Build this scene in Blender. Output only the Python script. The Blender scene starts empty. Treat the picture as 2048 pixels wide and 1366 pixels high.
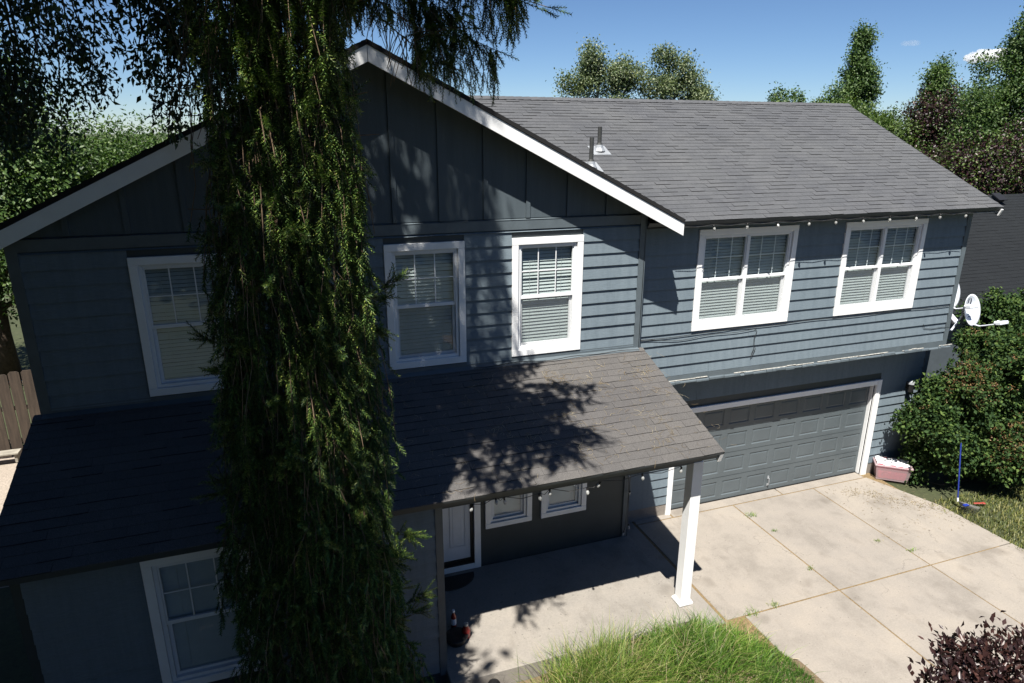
import bpy, math, random
import numpy as np
from math import radians, sin, cos, pi, sqrt
from mathutils import Matrix, Vector
random.seed(7); R=np.random.default_rng(11)
S=bpy.context.scene
C=S.collection

# ------------------------------------------------------------------ camera, sky, sun, exposure
yw_,pt_,rl_=[radians(a) for a in (19.543,17.453,0.209)]
fw=np.array([sin(yw_)*cos(pt_),cos(yw_)*cos(pt_),-sin(pt_)])
rt=np.array([cos(yw_),-sin(yw_),0.]); up=np.cross(rt,fw)
r2=rt*cos(rl_)+up*sin(rl_); u2=-rt*sin(rl_)+up*cos(rl_)
cd=bpy.data.cameras.new('camera'); cam=bpy.data.objects.new('camera',cd); C.objects.link(cam)
cd.sensor_width=36; cd.lens=36*1335.44/2048; cd.clip_start=.05; cd.clip_end=6000
m=Matrix.Identity(4)
for i in range(3):
    m[i][0]=r2[i]; m[i][1]=u2[i]; m[i][2]=-fw[i]
m[0][3],m[1][3],m[2][3]=-0.419,-9.192,7.245
cam.matrix_world=m
S.camera=cam
W=bpy.data.worlds.new('World'); S.world=W; W.use_nodes=True
wn=W.node_tree; bg=wn.nodes['Background']
sky=wn.nodes.new('ShaderNodeTexSky'); sky.sky_type='NISHITA'; sky.sun_disc=False
sky.sun_elevation=radians(61.8); sky.sun_rotation=radians(213.5); sky.altitude=1200
sky.air_density=.9; sky.dust_density=.12; sky.ozone_density=8
wn.links.new(sky.outputs[0],bg.inputs[0]); bg.inputs[1].default_value=.05
sd=bpy.data.lights.new('sun','SUN'); sd.energy=5.0; sd.angle=radians(.53); sd.color=(1,.95,.87)
sun=bpy.data.objects.new('sun',sd); C.objects.link(sun)
sun.rotation_euler=Vector((-.662,-1,2.238)).to_track_quat('Z','Y').to_euler(); sun.location=(-10,-15,40)
S.view_settings.view_transform='Standard'; S.view_settings.look='None'
S.view_settings.exposure=1.1; S.view_settings.gamma=1; S.view_settings.use_curve_mapping=False
S.cycles.transparent_max_bounces=24; S.cycles.volume_bounces=6; S.cycles.max_bounces=8; S.cycles.diffuse_bounces=1

# ------------------------------------------------------------------ materials
def mat(name):
    M=bpy.data.materials.new(name); M.use_nodes=True
    return M,M.node_tree,M.node_tree.nodes['Principled BSDF']
def ln(t,a,b): t.links.new(a,b)
def noise(t,scale,detail=4,vec=None,rough=.6):
    n=t.nodes.new('ShaderNodeTexNoise'); n.inputs['Scale'].default_value=scale; n.inputs['Detail'].default_value=detail
    n.inputs['Roughness'].default_value=rough
    if vec is not None: ln(t,vec,n.inputs['Vector'])
    return n.outputs[0]
def wpos(t,scale=(1,1,1)):
    g=t.nodes.new('ShaderNodeNewGeometry'); mp=t.nodes.new('ShaderNodeMapping'); mp.inputs['Scale'].default_value=scale
    ln(t,g.outputs['Position'],mp.inputs['Vector']); return mp.outputs[0]
def ramp(t,fac,stops,interp='LINEAR'):
    r=t.nodes.new('ShaderNodeValToRGB'); r.color_ramp.interpolation=interp
    e=r.color_ramp.elements
    while len(e)<len(stops): e.new(.5)
    for k,(p,c) in enumerate(stops):
        e[k].position=p; e[k].color=tuple(c)+(1,) if len(c)==3 else c
    ln(t,fac,r.inputs[0]); return r.outputs[0]
def mixc(t,fac,a,b,mode='MIX'):
    n=t.nodes.new('ShaderNodeMix'); n.data_type='RGBA'; n.blend_type=mode
    for sck,v in ((n.inputs[0],fac),(n.inputs[6],a),(n.inputs[7],b)):
        if hasattr(v,'links'): ln(t,v,sck)
        elif isinstance(v,(int,float)): sck.default_value=v
        else: sck.default_value=tuple(v)+(1,)
    return n.outputs[2]
def bump(t,b,h,dist,strength=1,prev=None):
    n=t.nodes.new('ShaderNodeBump'); n.inputs['Distance'].default_value=dist; n.inputs['Strength'].default_value=strength
    ln(t,h,n.inputs['Height'])
    if prev is not None: ln(t,prev,n.inputs['Normal'])
    ln(t,n.outputs[0],b.inputs['Normal']); return n.outputs[0]
def g(c,k): return tuple(x*k for x in c)
def simple(name,c,rough=.6,var=.12,nscale=6,bscale=None,bdist=.002,metal=0,spec=.5,vs=(1,1,1)):
    M,t,b=mat(name); v=wpos(t,vs)
    n=noise(t,nscale,5,v)
    ln(t,ramp(t,n,[(.3,g(c,1-var)),(.7,g(c,1+var))]),b.inputs['Base Color'])
    b.inputs['Roughness'].default_value=rough; b.inputs['Metallic'].default_value=metal; b.inputs['Specular IOR Level'].default_value=spec
    if bscale: bump(t,b,noise(t,bscale,4,v),bdist)
    return M
def siding_mat(name,c,streak=.25,vs=(1.2,1.2,14)):
    M,t,b=mat(name); v=wpos(t,vs); big=noise(t,.9,4,wpos(t)); gr=noise(t,9,5,v,.7); fine=noise(t,2.2,3,wpos(t,(6,6,1.0)))
    col=ramp(t,gr,[(.3,g(c,.86)),(.75,g(c,1.13))])
    col=mixc(t,ramp(t,big,[(.42,(0,0,0)),(.75,(streak,)*3)]),col,g((c[0]*1.2+.02,c[1]*1.2+.02,c[2]*1.15+.02),1))
    col=mixc(t,ramp(t,fine,[(.62,(0,0,0)),(.8,(.3,.3,.3))]),col,g((c[0]+.05,c[1]+.052,c[2]+.053),1))
    st=noise(t,1.6,5,wpos(t,(5,5,.35)),.7); col=mixc(t,1,col,ramp(t,st,[(.32,(.86,.87,.88)),(.55,(1,1,1)),(.78,(1.12,1.10,1.09))]),'MULTIPLY')
    ln(t,col,b.inputs['Base Color']); b.inputs['Roughness'].default_value=.6; b.inputs['Specular IOR Level'].default_value=.22
    bump(t,b,gr,.004,.7); return M
DARK=(.148,.187,.217)
M_sid=siding_mat('dark_slate_siding',DARK)
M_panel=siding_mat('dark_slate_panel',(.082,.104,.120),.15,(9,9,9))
M_corner=simple('slate_trim',(.092,.115,.131),.5,.12,5,60,.001)
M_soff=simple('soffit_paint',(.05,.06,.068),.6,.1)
M_white=simple('white_paint',(.80,.81,.82),.42,.04,4,40,.0008)
M_weath=simple('peeling_edge',(.27,.27,.25),.8,.5,25,60,.004)
def vinyl():
    return simple('white_vinyl',(.74,.76,.78),.35,.03)
M_vin=vinyl()
M_garage=simple('garage_door_paint',(.088,.107,.118),.45,.1,1.6,45,.0012)
def shingle_mat(name,c,sp=.5):
    M,t,b=mat(name); gi=t.nodes.new('ShaderNodeNewGeometry'); oi=t.nodes.new('ShaderNodeObjectInfo')
    ad=t.nodes.new('ShaderNodeMath'); ad.operation='ADD'; ln(t,gi.outputs['Random Per Island'],ad.inputs[0]); ln(t,oi.outputs['Random'],ad.inputs[1])
    fr=t.nodes.new('ShaderNodeMath'); fr.operation='FRACT'; ln(t,ad.outputs[0],fr.inputs[0])
    n=noise(t,170,2,wpos(t),.8); big=noise(t,.7,4,wpos(t))
    col=ramp(t,n,[(.32,g(c,.45)),(.5,c),(.72,g(c,1.9))])
    col=mixc(t,1,col,ramp(t,fr.outputs[0],[(0,(.91,.91,.92)),(1,(1.06,1.05,1.05))]),'MULTIPLY')
    col=mixc(t,1,col,ramp(t,big,[(.3,(.88,.88,.9)),(.7,(1.1,1.09,1.06))]),'MULTIPLY')
    ln(t,col,b.inputs['Base Color']); b.inputs['Roughness'].default_value=.9; b.inputs['Specular IOR Level'].default_value=.25
    bump(t,b,n,.003); return M
M_sh=shingle_mat('asphalt_shingle',(.078,.082,.088))
M_shp=shingle_mat('asphalt_shingle_porch',(.088,.085,.083))
M_she=simple('shingle_cut_edge',(.008,.008,.009),.95,.2)
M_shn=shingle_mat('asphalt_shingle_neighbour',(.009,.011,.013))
M_dark=simple('stand_in_black',(.012,.012,.013),.5,.1)
M_black=simple('black_cable',(.012,.012,.012),.6,.1)
M_galv=simple('galvanised_metal',(.34,.36,.38),.45,.15,8,metal=.35)
M_pipe=simple('dark_vent_pipe',(.035,.037,.036),.6,.3,20)
M_brass=simple('brass',(.5,.4,.2),.3,.1,metal=.9)
M_door=simple('door_paint',(.62,.66,.72),.5,.04)
M_mat=simple('coir_doormat',(.03,.026,.022),.95,.4,60,200,.004)
M_wall_dk=simple('shade_darkened_wall',(.035,.046,.052),.55,.12,3,40,.001)  # siding paint darkened to deepen the shaded entry; also backs the other walls
M_dish=simple('dish_grey',(.6,.64,.7),.4,.04)
M_logo=simple('dish_mark_ink',(.03,.04,.07),.5,.05)
def concrete(name,c,var=.1):
    M,t,b=mat(name); p=wpos(t)
    a=noise(t,1.1,6,p,.65); f=noise(t,38,4,p,.8); s=noise(t,5,5,wpos(t,(1,.35,1)),.7); sp=noise(t,24,1,p,.5)
    col=ramp(t,a,[(.28,g(c,.74)),(.5,c),(.72,(c[0]*1.15,c[1]*1.13,c[2]*1.1))])
    col=mixc(t,1,col,ramp(t,f,[(.3,(.86,.86,.86)),(.7,(1.1,1.1,1.1))]),'MULTIPLY')
    col=mixc(t,ramp(t,s,[(.55,(0,0,0)),(.78,(.42,.42,.42))]),col,g((c[0],c[1]*.95,c[2]*.88),.55))
    col=mixc(t,ramp(t,sp,[(.72,(0,0,0)),(.77,(.7,.7,.7))]),col,g(c,.4))
    vc=t.nodes.new('ShaderNodeTexVoronoi'); vc.feature='DISTANCE_TO_EDGE'; vc.inputs['Scale'].default_value=.42
    wv=t.nodes.new('ShaderNodeVectorMath'); wv.operation='ADD'; nz=t.nodes.new('ShaderNodeTexNoise'); nz.inputs['Scale'].default_value=2.5; nz.inputs['Detail'].default_value=6; ln(t,p,nz.inputs['Vector']); ln(t,p,wv.inputs[0]); ln(t,nz.outputs[1],wv.inputs[1]); ln(t,wv.outputs[0],vc.inputs['Vector'])
    crk=ramp(t,vc.outputs[0],[(0,(.45,.45,.45)),(.006,(0,0,0))]); gate=noise(t,.55,2,p); gt_=ramp(t,gate,[(.5,(0,0,0)),(.58,(1,1,1))])
    col=mixc(t,mixc(t,1,crk,gt_,'MULTIPLY'),col,g(c,.35))
    oil=noise(t,1.9,2,p,.4); col=mixc(t,ramp(t,oil,[(.62,(0,0,0)),(.74,(.45,.45,.43))]),col,(c[0]*.5,c[1]*.48,c[2]*.46))
    oi=t.nodes.new('ShaderNodeObjectInfo')
    col=mixc(t,1,col,ramp(t,oi.outputs['Random'],[(0,(.92,.92,.93)),(1,(1.05,1.04,1.02))]),'MULTIPLY')
    ln(t,col,b.inputs['Base Color']); b.inputs['Roughness'].default_value=.85; b.inputs['Specular IOR Level'].default_value=.3
    bump(t,b,f,.002); return M
M_conc=concrete('driveway_concrete',(.258,.235,.208))
M_conc2=concrete('porch_concrete',(.245,.228,.205))
M_found=concrete('foundation_concrete',(.22,.2,.18))
M_joint=simple('joint_dirt',(.17,.12,.06),.95,.4,30,80,.004)
def soil(name,a,b_,sc=9):
    M,t,b=mat(name); p=wpos(t); n=noise(t,sc,8,p,.75); n2=noise(t,.8,3,p)
    col=mixc(t,n2,ramp(t,n,[(.3,g(a,.5)),(.6,a),(.75,g(a,1.5))]),ramp(t,n,[(.3,g(b_,.5)),(.7,g(b_,1.2))]))
    ln(t,col,b.inputs['Base Color']); b.inputs['Roughness'].default_value=.95; bump(t,b,n,.02); return M
M_ground=soil('ground_dry_grass',(.065,.065,.03),(.03,.048,.014))
M_mulch=soil('bark_mulch',(.22,.16,.10),(.15,.11,.06),22)
M_gravel=soil('pale_gravel',(.42,.36,.3),(.33,.28,.23),25)
def leafmat(name,stops,trans=.3,rough=.5,spec=.4):
    M,t,b=mat(name); gi=t.nodes.new('ShaderNodeNewGeometry')
    n=noise(t,.9,3,wpos(t)); 
    col=ramp(t,gi.outputs['Random Per Island'],stops)
    col=mixc(t,1,col,ramp(t,n,[(.3,(.75,.78,.8)),(.7,(1.2,1.18,1.05))]),'MULTIPLY')
    ln(t,col,b.inputs['Base Color']); b.inputs['Roughness'].default_value=rough; b.inputs['Specular IOR Level'].default_value=spec
    tr=t.nodes.new('ShaderNodeBsdfTranslucent'); ln(t,mixc(t,1,col,(1.1,1.25,.6),'MULTIPLY'),tr.inputs[0])
    ms=t.nodes.new('ShaderNodeMixShader'); ms.inputs[0].default_value=trans
    ln(t,b.outputs[0],ms.inputs[1]); ln(t,tr.outputs[0],ms.inputs[2]); ln(t,ms.outputs[0],t.nodes['Material Output'].inputs[0])
    return M
M_spruce=leafmat('spruce_needles',[(0,(.018,.044,.014)),(.45,(.055,.11,.024)),(.8,(.12,.19,.04)),(1,(.24,.28,.07))],.12)
M_twig=simple('spruce_twig_bark',(.05,.034,.022),.9,.35,30)
M_deadtwig=simple('dead_twig',(.14,.095,.06),.9,.4,30)
M_bark=simple('bark',(.07,.05,.035),.95,.4,12,30,.01)
M_palebark=simple('pale_bark',(.32,.31,.27),.9,.3,8,30,.005)
M_leaf=leafmat('green_leaves',[(0,(.035,.07,.022)),(.6,(.075,.135,.04)),(1,(.15,.21,.075))],.3)
M_leaf2=leafmat('mid_green_leaves',[(0,(.04,.075,.02)),(.6,(.075,.125,.03)),(1,(.13,.18,.05))],.3)
M_leafd=leafmat('dark_green_leaves',[(0,(.018,.035,.014)),(.7,(.03,.06,.02)),(1,(.06,.10,.03))],.1)
M_leafy=leafmat('yellow_green_leaves',[(0,(.03,.065,.016)),(.6,(.06,.115,.028)),(1,(.11,.165,.05))],.3)
M_aspen=leafmat('grey_green_leaves',[(0,(.07,.10,.05)),(.6,(.12,.16,.08)),(1,(.30,.33,.2))],.28,.4)
M_plum=leafmat('purple_leaves',[(0,(.018,.008,.012)),(.7,(.035,.016,.022)),(1,(.07,.035,.03))],.15,.4)
M_plumf=leafmat('plum_purple_leaves',[(0,(.018,.010,.012)),(.6,(.038,.019,.021)),(1,(.075,.035,.03))],.2,.35)
M_bush=leafmat('shrub_leaves',[(0,(.014,.034,.012)),(.6,(.036,.075,.020)),(1,(.10,.15,.04))],.2,.7,.2)
M_seed=leafmat('rusty_seed_heads',[(0,(.10,.05,.025)),(.6,(.19,.10,.045)),(1,(.28,.19,.08))],.1)
M_grass=leafmat('fresh_grass',[(0,(.04,.10,.012)),(.4,(.10,.21,.03)),(.8,(.19,.31,.05)),(1,(.34,.36,.14))],.35)
M_grassy=leafmat('yellowing_grass',[(0,(.035,.085,.012)),(.4,(.11,.20,.03)),(.75,(.23,.30,.07)),(1,(.42,.36,.18))],.35)
M_lawn=leafmat('lawn_grass',[(0,(.03,.09,.01)),(.7,(.06,.15,.02)),(1,(.13,.2,.04))],.3)
M_drylawn=leafmat('dry_lawn_grass',[(0,(.08,.11,.025)),(.6,(.17,.18,.055)),(1,(.24,.22,.09))],.3)
M_litter=leafmat('dry_needle_litter',[(0,(.16,.11,.06)),(.5,(.30,.23,.14)),(1,(.52,.45,.33))],.1)
M_fence=simple('weathered_fence_wood',(.05,.036,.026),.85,.4,3,40,.003,vs=(8,8,.7))
M_fencep=simple('pale_fence_wood',(.26,.24,.2),.85,.3,5)
M_blue=simple('blue_handle',(.015,.035,.26),.45,.08)
M_red=simple('red_plastic',(.28,.05,.035),.5,.1)
M_redgl=simple('dark_red_bottle',(.22,.012,.012),.2,.1)
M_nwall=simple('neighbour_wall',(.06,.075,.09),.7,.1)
def glass(name,tint,rf):
    M,t,b=mat(name); t.nodes.remove(b)
    tr=t.nodes.new('ShaderNodeBsdfTransparent'); tr.inputs[0].default_value=tint+(1,)
    gl=t.nodes.new('ShaderNodeBsdfGlossy'); gl.inputs['Roughness'].default_value=.03; gl.inputs[0].default_value=(.9,.95,1,1)
    
    n=noise(t,2.0,2,wpos(t)); bp=t.nodes.new('ShaderNodeBump'); bp.inputs['Distance'].default_value=.004; ln(t,n,bp.inputs['Height']); ln(t,bp.outputs[0],gl.inputs['Normal'])
    ms=t.nodes.new('ShaderNodeMixShader'); ms.inputs[0].default_value=rf; ln(t,tr.outputs[0],ms.inputs[1]); ln(t,gl.outputs[0],ms.inputs[2])
    ln(t,ms.outputs[0],t.nodes['Material Output'].inputs[0]); return M
M_glass=glass('window_glass',(.88,.93,.93),.09)
M_blind=simple('blind_slat',(.46,.49,.49),.5,.06)
def screen():
    M,t,b=mat('insect_screen'); t.nodes.remove(b)
    tr=t.nodes.new('ShaderNodeBsdfTransparent'); df=t.nodes.new('ShaderNodeBsdfDiffuse'); df.inputs[0].default_value=(.22,.24,.25,1)
    ms=t.nodes.new('ShaderNodeMixShader'); ms.inputs[0].default_value=.22; ln(t,tr.outputs[0],ms.inputs[1]); ln(t,df.outputs[0],ms.inputs[2]); ln(t,ms.outputs[0],t.nodes['Material Output'].inputs[0]); return M
M_screen=screen()
def bulbm():
    M,t,b=mat('frosted_bulb'); b.inputs['Base Color'].default_value=(.40,.41,.40,1); b.inputs['Roughness'].default_value=.25; b.inputs['Transmission Weight'].default_value=.25; return M
M_bulb=bulbm()
def totem():
    M,t,b=mat('clear_tote_plastic'); t.nodes.remove(b)
    tr=t.nodes.new('ShaderNodeBsdfTransparent'); tr.inputs[0].default_value=(.95,.9,.92,1)
    df=t.nodes.new('ShaderNodeBsdfPrincipled'); df.inputs['Base Color'].default_value=(.55,.42,.44,1); df.inputs['Roughness'].default_value=.3
    ms=t.nodes.new('ShaderNodeMixShader'); ms.inputs[0].default_value=.45; ln(t,tr.outputs[0],ms.inputs[1]); ln(t,df.outputs[0],ms.inputs[2]); ln(t,ms.outputs[0],t.nodes['Material Output'].inputs[0]); return M
M_tote=totem()
M_pinkcloth=simple('red_cloth',(.42,.03,.07),.8,.3,14,30,.01)

# ------------------------------------------------------------------ mesh helpers
class MB:
    def __init__(s): s.v=[]; s.f=[]; s.m=[]
    def quad(s,a,b,c,d,m=0):
        n=len(s.v); s.v+=[a,b,c,d]; s.f.append((n,n+1,n+2,n+3)); s.m.append(m)
    def box(s,x0,x1,y0,y1,z0,z1,m=0):
        n=len(s.v)
        s.v+=[(x0,y0,z0),(x1,y0,z0),(x1,y1,z0),(x0,y1,z0),(x0,y0,z1),(x1,y0,z1),(x1,y1,z1),(x0,y1,z1)]
        for f in ((0,3,2,1),(4,5,6,7),(0,1,5,4),(1,2,6,5),(2,3,7,6),(3,0,4,7)): s.f.append(tuple(n+i for i in f)); s.m.append(m)
    def prism(s,poly,y0,y1,m=0):   # poly in (x,z) counter-clockwise seen from -y
        n=len(s.v); k=len(poly)
        s.v+=[(x,y0,z) for x,z in poly]+[(x,y1,z) for x,z in poly]
        s.f.append(tuple(range(n,n+k))); s.f.append(tuple(range(n+2*k-1,n+k-1,-1))); s.m+=[m,m]
        for i in range(k):
            j=(i+1)%k; s.f.append((n+i,n+k+i,n+k+j,n+j)); s.m.append(m)
    def prismx(s,poly,x0,x1,m=0):  # poly in (y,z)
        n=len(s.v); k=len(poly)
        s.v+=[(x0,y,z) for y,z in poly]+[(x1,y,z) for y,z in poly]
        s.f.append(tuple(range(n+k-1,n-1,-1))); s.f.append(tuple(range(n+k,n+2*k))); s.m+=[m,m]
        for i in range(k):
            j=(i+1)%k; s.f.append((n+i,n+j,n+k+j,n+k+i)); s.m.append(m)
    def tube(s,pts,rad,seg=6,m=0,cap=True):
        pts=[np.array(p,float) for p in pts]; k=len(pts)
        if not hasattr(rad,'__len__'): rad=[rad]*k
        n0=len(s.v); ref=None
        for i,p in enumerate(pts):
            d=pts[min(i+1,k-1)]-pts[max(i-1,0)]; d/=(np.linalg.norm(d)+1e-9)
            if ref is None: ref=np.cross(d,(0,0,1) if abs(d[2])<.9 else (1,0,0))
            ref=ref-d*(ref@d); ref/=(np.linalg.norm(ref)+1e-9); b=np.cross(d,ref)
            for j in range(seg):
                a=2*pi*j/seg; q=p+rad[i]*(ref*cos(a)+b*sin(a)); s.v.append(tuple(q))
        for i in range(k-1):
            for j in range(seg):
                a=n0+i*seg+j; b_=n0+i*seg+(j+1)%seg; s.f.append((a,b_,b_+seg,a+seg)); s.m.append(m)
        if cap:
            s.f.append(tuple(range(n0+seg-1,n0-1,-1))); s.f.append(tuple(range(n0+(k-1)*seg,n0+k*seg))); s.m+=[m,m]
    def lathe(s,prof,c=(0,0,0),seg=14,m=0):
        n0=len(s.v)
        for r,z in prof:
            for j in range(seg):
                a=2*pi*j/seg; s.v.append((c[0]+r*cos(a),c[1]+r*sin(a),c[2]+z))
        for i in range(len(prof)-1):
            for j in range(seg):
                a=n0+i*seg+j; b=n0+i*seg+(j+1)%seg; s.f.append((a,b,b+seg,a+seg)); s.m.append(m)
    def mesh(s,name,mats):
        me=bpy.data.meshes.new(name); me.from_pydata([tuple(map(float,q)) for q in s.v],[],s.f)
        for M in (mats if isinstance(mats,(list,tuple)) else [mats]): me.materials.append(M)
        if any(s.m): me.polygons.foreach_set('material_index',s.m)
        return me
def link(name,me,parent=None,loc=(0,0,0),rot=(0,0,0)):
    o=bpy.data.objects.new(name,me); C.objects.link(o); o.location=loc; o.rotation_euler=rot
    if parent: o.parent=parent
    return o
def obj(name,mb,mats,parent=None,loc=(0,0,0),rot=(0,0,0),bevel=0,smooth=False):
    me=mb.mesh(name,mats)
    if smooth: me.polygons.foreach_set('use_smooth',[True]*len(me.polygons))
    o=link(name,me,parent,loc,rot)
    if bevel:
        b=o.modifiers.new('b','BEVEL'); b.width=bevel; b.segments=1; b.limit_method='ANGLE'
    return o
def tag(o,label=None,cat=None,group=None,kind=None):
    if label: o['label']=label
    if cat: o['category']=cat
    if group: o['group']=group
    if kind: o['kind']=kind
    return o
def empty(name,loc,label,cat,group=None,rz=0):
    o=bpy.data.objects.new(name,None); C.objects.link(o); o.location=loc; o.rotation_euler=(0,0,rz); o.empty_display_size=.1
    return tag(o,label,cat,group)
def copy_tree(o,parent=None):
    c=o.copy(); C.objects.link(c)
    if parent: c.parent=parent
    for ch in o.children: copy_tree(ch,c)
    return c
def tri_mesh(name,V,F,mats,mi=None):    # numpy triangle soup
    me=bpy.data.meshes.new(name); V=np.asarray(V,np.float32); F=np.asarray(F,np.int32)
    me.vertices.add(len(V)); me.vertices.foreach_set('co',V.ravel())
    me.loops.add(F.size); me.loops.foreach_set('vertex_index',F.ravel())
    k=F.shape[1]
    me.polygons.add(len(F)); me.polygons.foreach_set('loop_start',np.arange(0,F.size,k,dtype=np.int32))
    for M in (mats if isinstance(mats,(list,tuple)) else [mats]): me.materials.append(M)
    if mi is not None: me.polygons.foreach_set('material_index',np.asarray(mi,np.int32))
    me.update(calc_edges=True); return me

# ------------------------------------------------------------------ foliage helpers
def unit(a): return a/(np.linalg.norm(a,axis=-1,keepdims=True)+1e-9)
def leaves(P,D,N,L,Wd):   # folded leaf per point: two quads' worth of triangles
    D=unit(D); N=unit(N-D*np.sum(N*D,-1,keepdims=True)); B=np.cross(D,N)
    L=np.broadcast_to(np.asarray(L),(len(P),))[:,None]; Wd=np.broadcast_to(np.asarray(Wd),(len(P),))[:,None]
    a=P; t=P+D*L-N*L*.12; l=P+D*L*.45+B*Wd*.5+N*Wd*.15; r=P+D*L*.45-B*Wd*.5+N*Wd*.15
    V=np.stack([a,r,t,l],1).reshape(-1,3); n=len(P); i=np.arange(n)[:,None]*4
    F=np.concatenate([i+np.array([[0,1,2]]),i+np.array([[0,2,3]])],1).reshape(-1,3)
    return V,F
def crown_pts(blobs,nclust,per,rc,shell=.55,rg=R):
    vol=np.array([b[3]*b[4]*b[5] for b in blobs])**(2/3); vol/=vol.sum()
    idx=rg.choice(len(blobs),nclust,p=vol); B=np.array([b[:6] for b in blobs])[idx]
    d=unit(rg.normal(size=(nclust,3))); rr=shell+(1-shell)*rg.random((nclust,1))**.7
    lump=1+.22*np.sin(d[:,:1]*7+idx[:,None]*1.7)*np.sin(d[:,1:2]*6+idx[:,None])+.12*rg.normal(size=(nclust,1))
    c=B[:,:3]+d*B[:,3:6]*rr*lump
    P=np.repeat(c,per,0)+rg.normal(size=(nclust*per,3))*rc*np.array([1,1,.75])
    out=np.repeat(d,per,0)
    return P,out,c
def crown(name,parent,blobs,nclust,per,rc,L,Wd,M,shell=.55,droop=.2,seed=1,clipf=None,mats2=None,frac2=0):
    rg=np.random.default_rng(seed); P,out,c=crown_pts(blobs,nclust,per,rc,shell,rg)
    if clipf is not None:
        k=clipf(P); P=P[k]; out=out[k]
    n=len(P); D=unit(out*.5+rg.normal(size=(n,3))*.7+np.array([0,0,-droop])); N=unit(out*.4+np.array([0,0,.7])+rg.normal(size=(n,3))*.6)
    s=rg.uniform(.7,1.25,n); V,F=leaves(P,D,N,L*s,Wd*s)
    mi=None; ms=[M]
    if mats2: ms=[M,mats2]; mi=np.repeat((rg.random(n)<frac2).astype(int),2)
    o=link(name,tri_mesh(name,V,F,ms,mi),parent,(-parent.location.x,-parent.location.y,-parent.location.z)); o['kind']='stuff'; return o,c
def limbs(parent,base,top,r0,targets,M,seed=0,name='trunk',jit=.15,seg=7):
    rg=np.random.default_rng(seed); mb=MB(); b=np.array(base,float); t=np.array(top,float)
    pts=[b+(t-b)*s+rg.normal(size=3)*jit*(0 if s==0 else 1)*np.array([1,1,.2]) for s in np.linspace(0,1,7)]
    mb.tube(pts,[r0*(1.25 if s==0 else 1-.8*s) for s in np.linspace(0,1,7)],seg)
    for q in targets:
        q=np.array(q,float); h=np.clip((q[2]-b[2])/(t[2]-b[2])*.72,.12,.93); k=h*6; i=int(k); s0=pts[i]+(pts[min(i+1,6)]-pts[i])*(k-i)
        mid=(s0+q)/2+np.array([0,0,.12*np.linalg.norm(q-s0)*(1 if rg.random()<.6 else -.3)])+rg.normal(size=3)*.1
        r=r0*.35*(1-h*.5)
        mb.tube([s0,(s0+mid)/2,mid,(mid+q)/2,q],[r,r*.8,r*.6,r*.4,r*.15],5)
    return obj(name,mb,M,parent,(-parent.location.x,-parent.location.y,-parent.location.z),smooth=True)
def tufts(main,n,r,seed,flat=1.0):
    rg=np.random.default_rng(seed); b=[]
    for i in range(n):
        m=main[rg.integers(len(main))]; d=unit(rg.normal(size=3)); q=np.array(m[:3])+d*np.array(m[3:6])*rg.uniform(.5,1.05); rr=r*rg.uniform(.55,1.25); b.append((q[0],q[1],q[2],rr,rr,rr*flat))
    return b
def tree(name,label,cat,base,top,r0,blobs,nclust,per,rc,L,Wd,M,bark=M_bark,shell=.55,seed=1,group=None,nl=10,droop=.2,**kw):
    e=empty(name,base,label,cat,group)
    o,c=crown('crown',e,blobs,nclust,per,rc,L,Wd,M,shell,droop,seed,**kw)
    rg=np.random.default_rng(seed+5); tg=c[rg.choice(len(c),min(nl,len(c)),replace=False)]
    limbs(e,base,top,r0,tg,bark,seed)
    return e

# ------------------------------------------------------------------ ground, driveway
def sheet(name,x0,x1,y0,y1,z,M,n=1,amp=0,th=0):
    mb=MB(); mb.quad((x0,y0,z),(x1,y0,z),(x1,y1,z),(x0,y1,z)); return tag(obj(name,mb,M),kind='structure')
sheet('ground',-900,900,-300,1500,-.06,M_ground)
gv=MB(); gv.quad((-14,2.5,-.05),(-3.9,2.5,-.05),(-3.6,7.9,-.045),(-14,8.2,-.045)); tag(obj('gravel_yard',gv,M_gravel),kind='structure')
dw=MB(); dw.box(5.1,11.6,-14,.78,-.3,-.011); dwo=tag(obj('driveway',dw,M_joint),kind='structure')
xs=[5.62,7.848,9.896,11.75]; ys=[.60,-2.2,-5.3,-8.4,-12]
def slab(x0,x1,y0,y1,z=0,M=M_conc,par=dwo,name='slab',pts=None):
    mb=MB(); g_=.014
    poly=pts or [(x0+g_,y0+g_),(x1-g_,y0+g_),(x1-g_,y1-g_),(x0+g_,y1-g_)]
    cx_=sum(p[0] for p in poly)/len(poly); cy_=sum(p[1] for p in poly)/len(poly)
    k=len(poly); b=.007
    def ins(p): return (p[0]-cx_-b*np.sign(p[0]-cx_),p[1]-cy_-b*np.sign(p[1]-cy_))
    n=0; mb.v=[(p[0]-cx_,p[1]-cy_,-.09) for p in poly]+[(p[0]-cx_,p[1]-cy_,-b) for p in poly]+[ins(p)+(0,) for p in poly]
    for r_ in (0,k):
        for i in range(k):
            j=(i+1)%k; mb.f.append((r_+i,r_+j,r_+k+j,r_+k+i)); mb.m.append(0)
    mb.f.append(tuple(range(2*k,3*k))); mb.m.append(0)
    return obj(name,mb,M,par,(cx_,cy_,z))
for j in range(len(ys)-1):
    for i in range(3):
        y1,y0=ys[j],ys[j+1]; x0,x1=xs[i],xs[i+1]
        if i==0 and j>0: x0=5.95
        if i==2:
            r0=[11.35,11.9,12.1,12.2,12.2]
            slab(0,0,0,0,pts=[(x0+.011,y0+.011),(r0[j+1],y0+.011),(r0[j+1]-.05,(y0+y1)/2),(r0[j],y1-.011),(x0+.011,y1-.011)])
        else: slab(x0,x1,y0,y1)
for x0,x1 in ((5.62,6.44),(6.45,9.1),(9.1,11.31)): slab(x0,x1,.60,.86 if x0>6 else .77,z=.003,name='apron')
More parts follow.
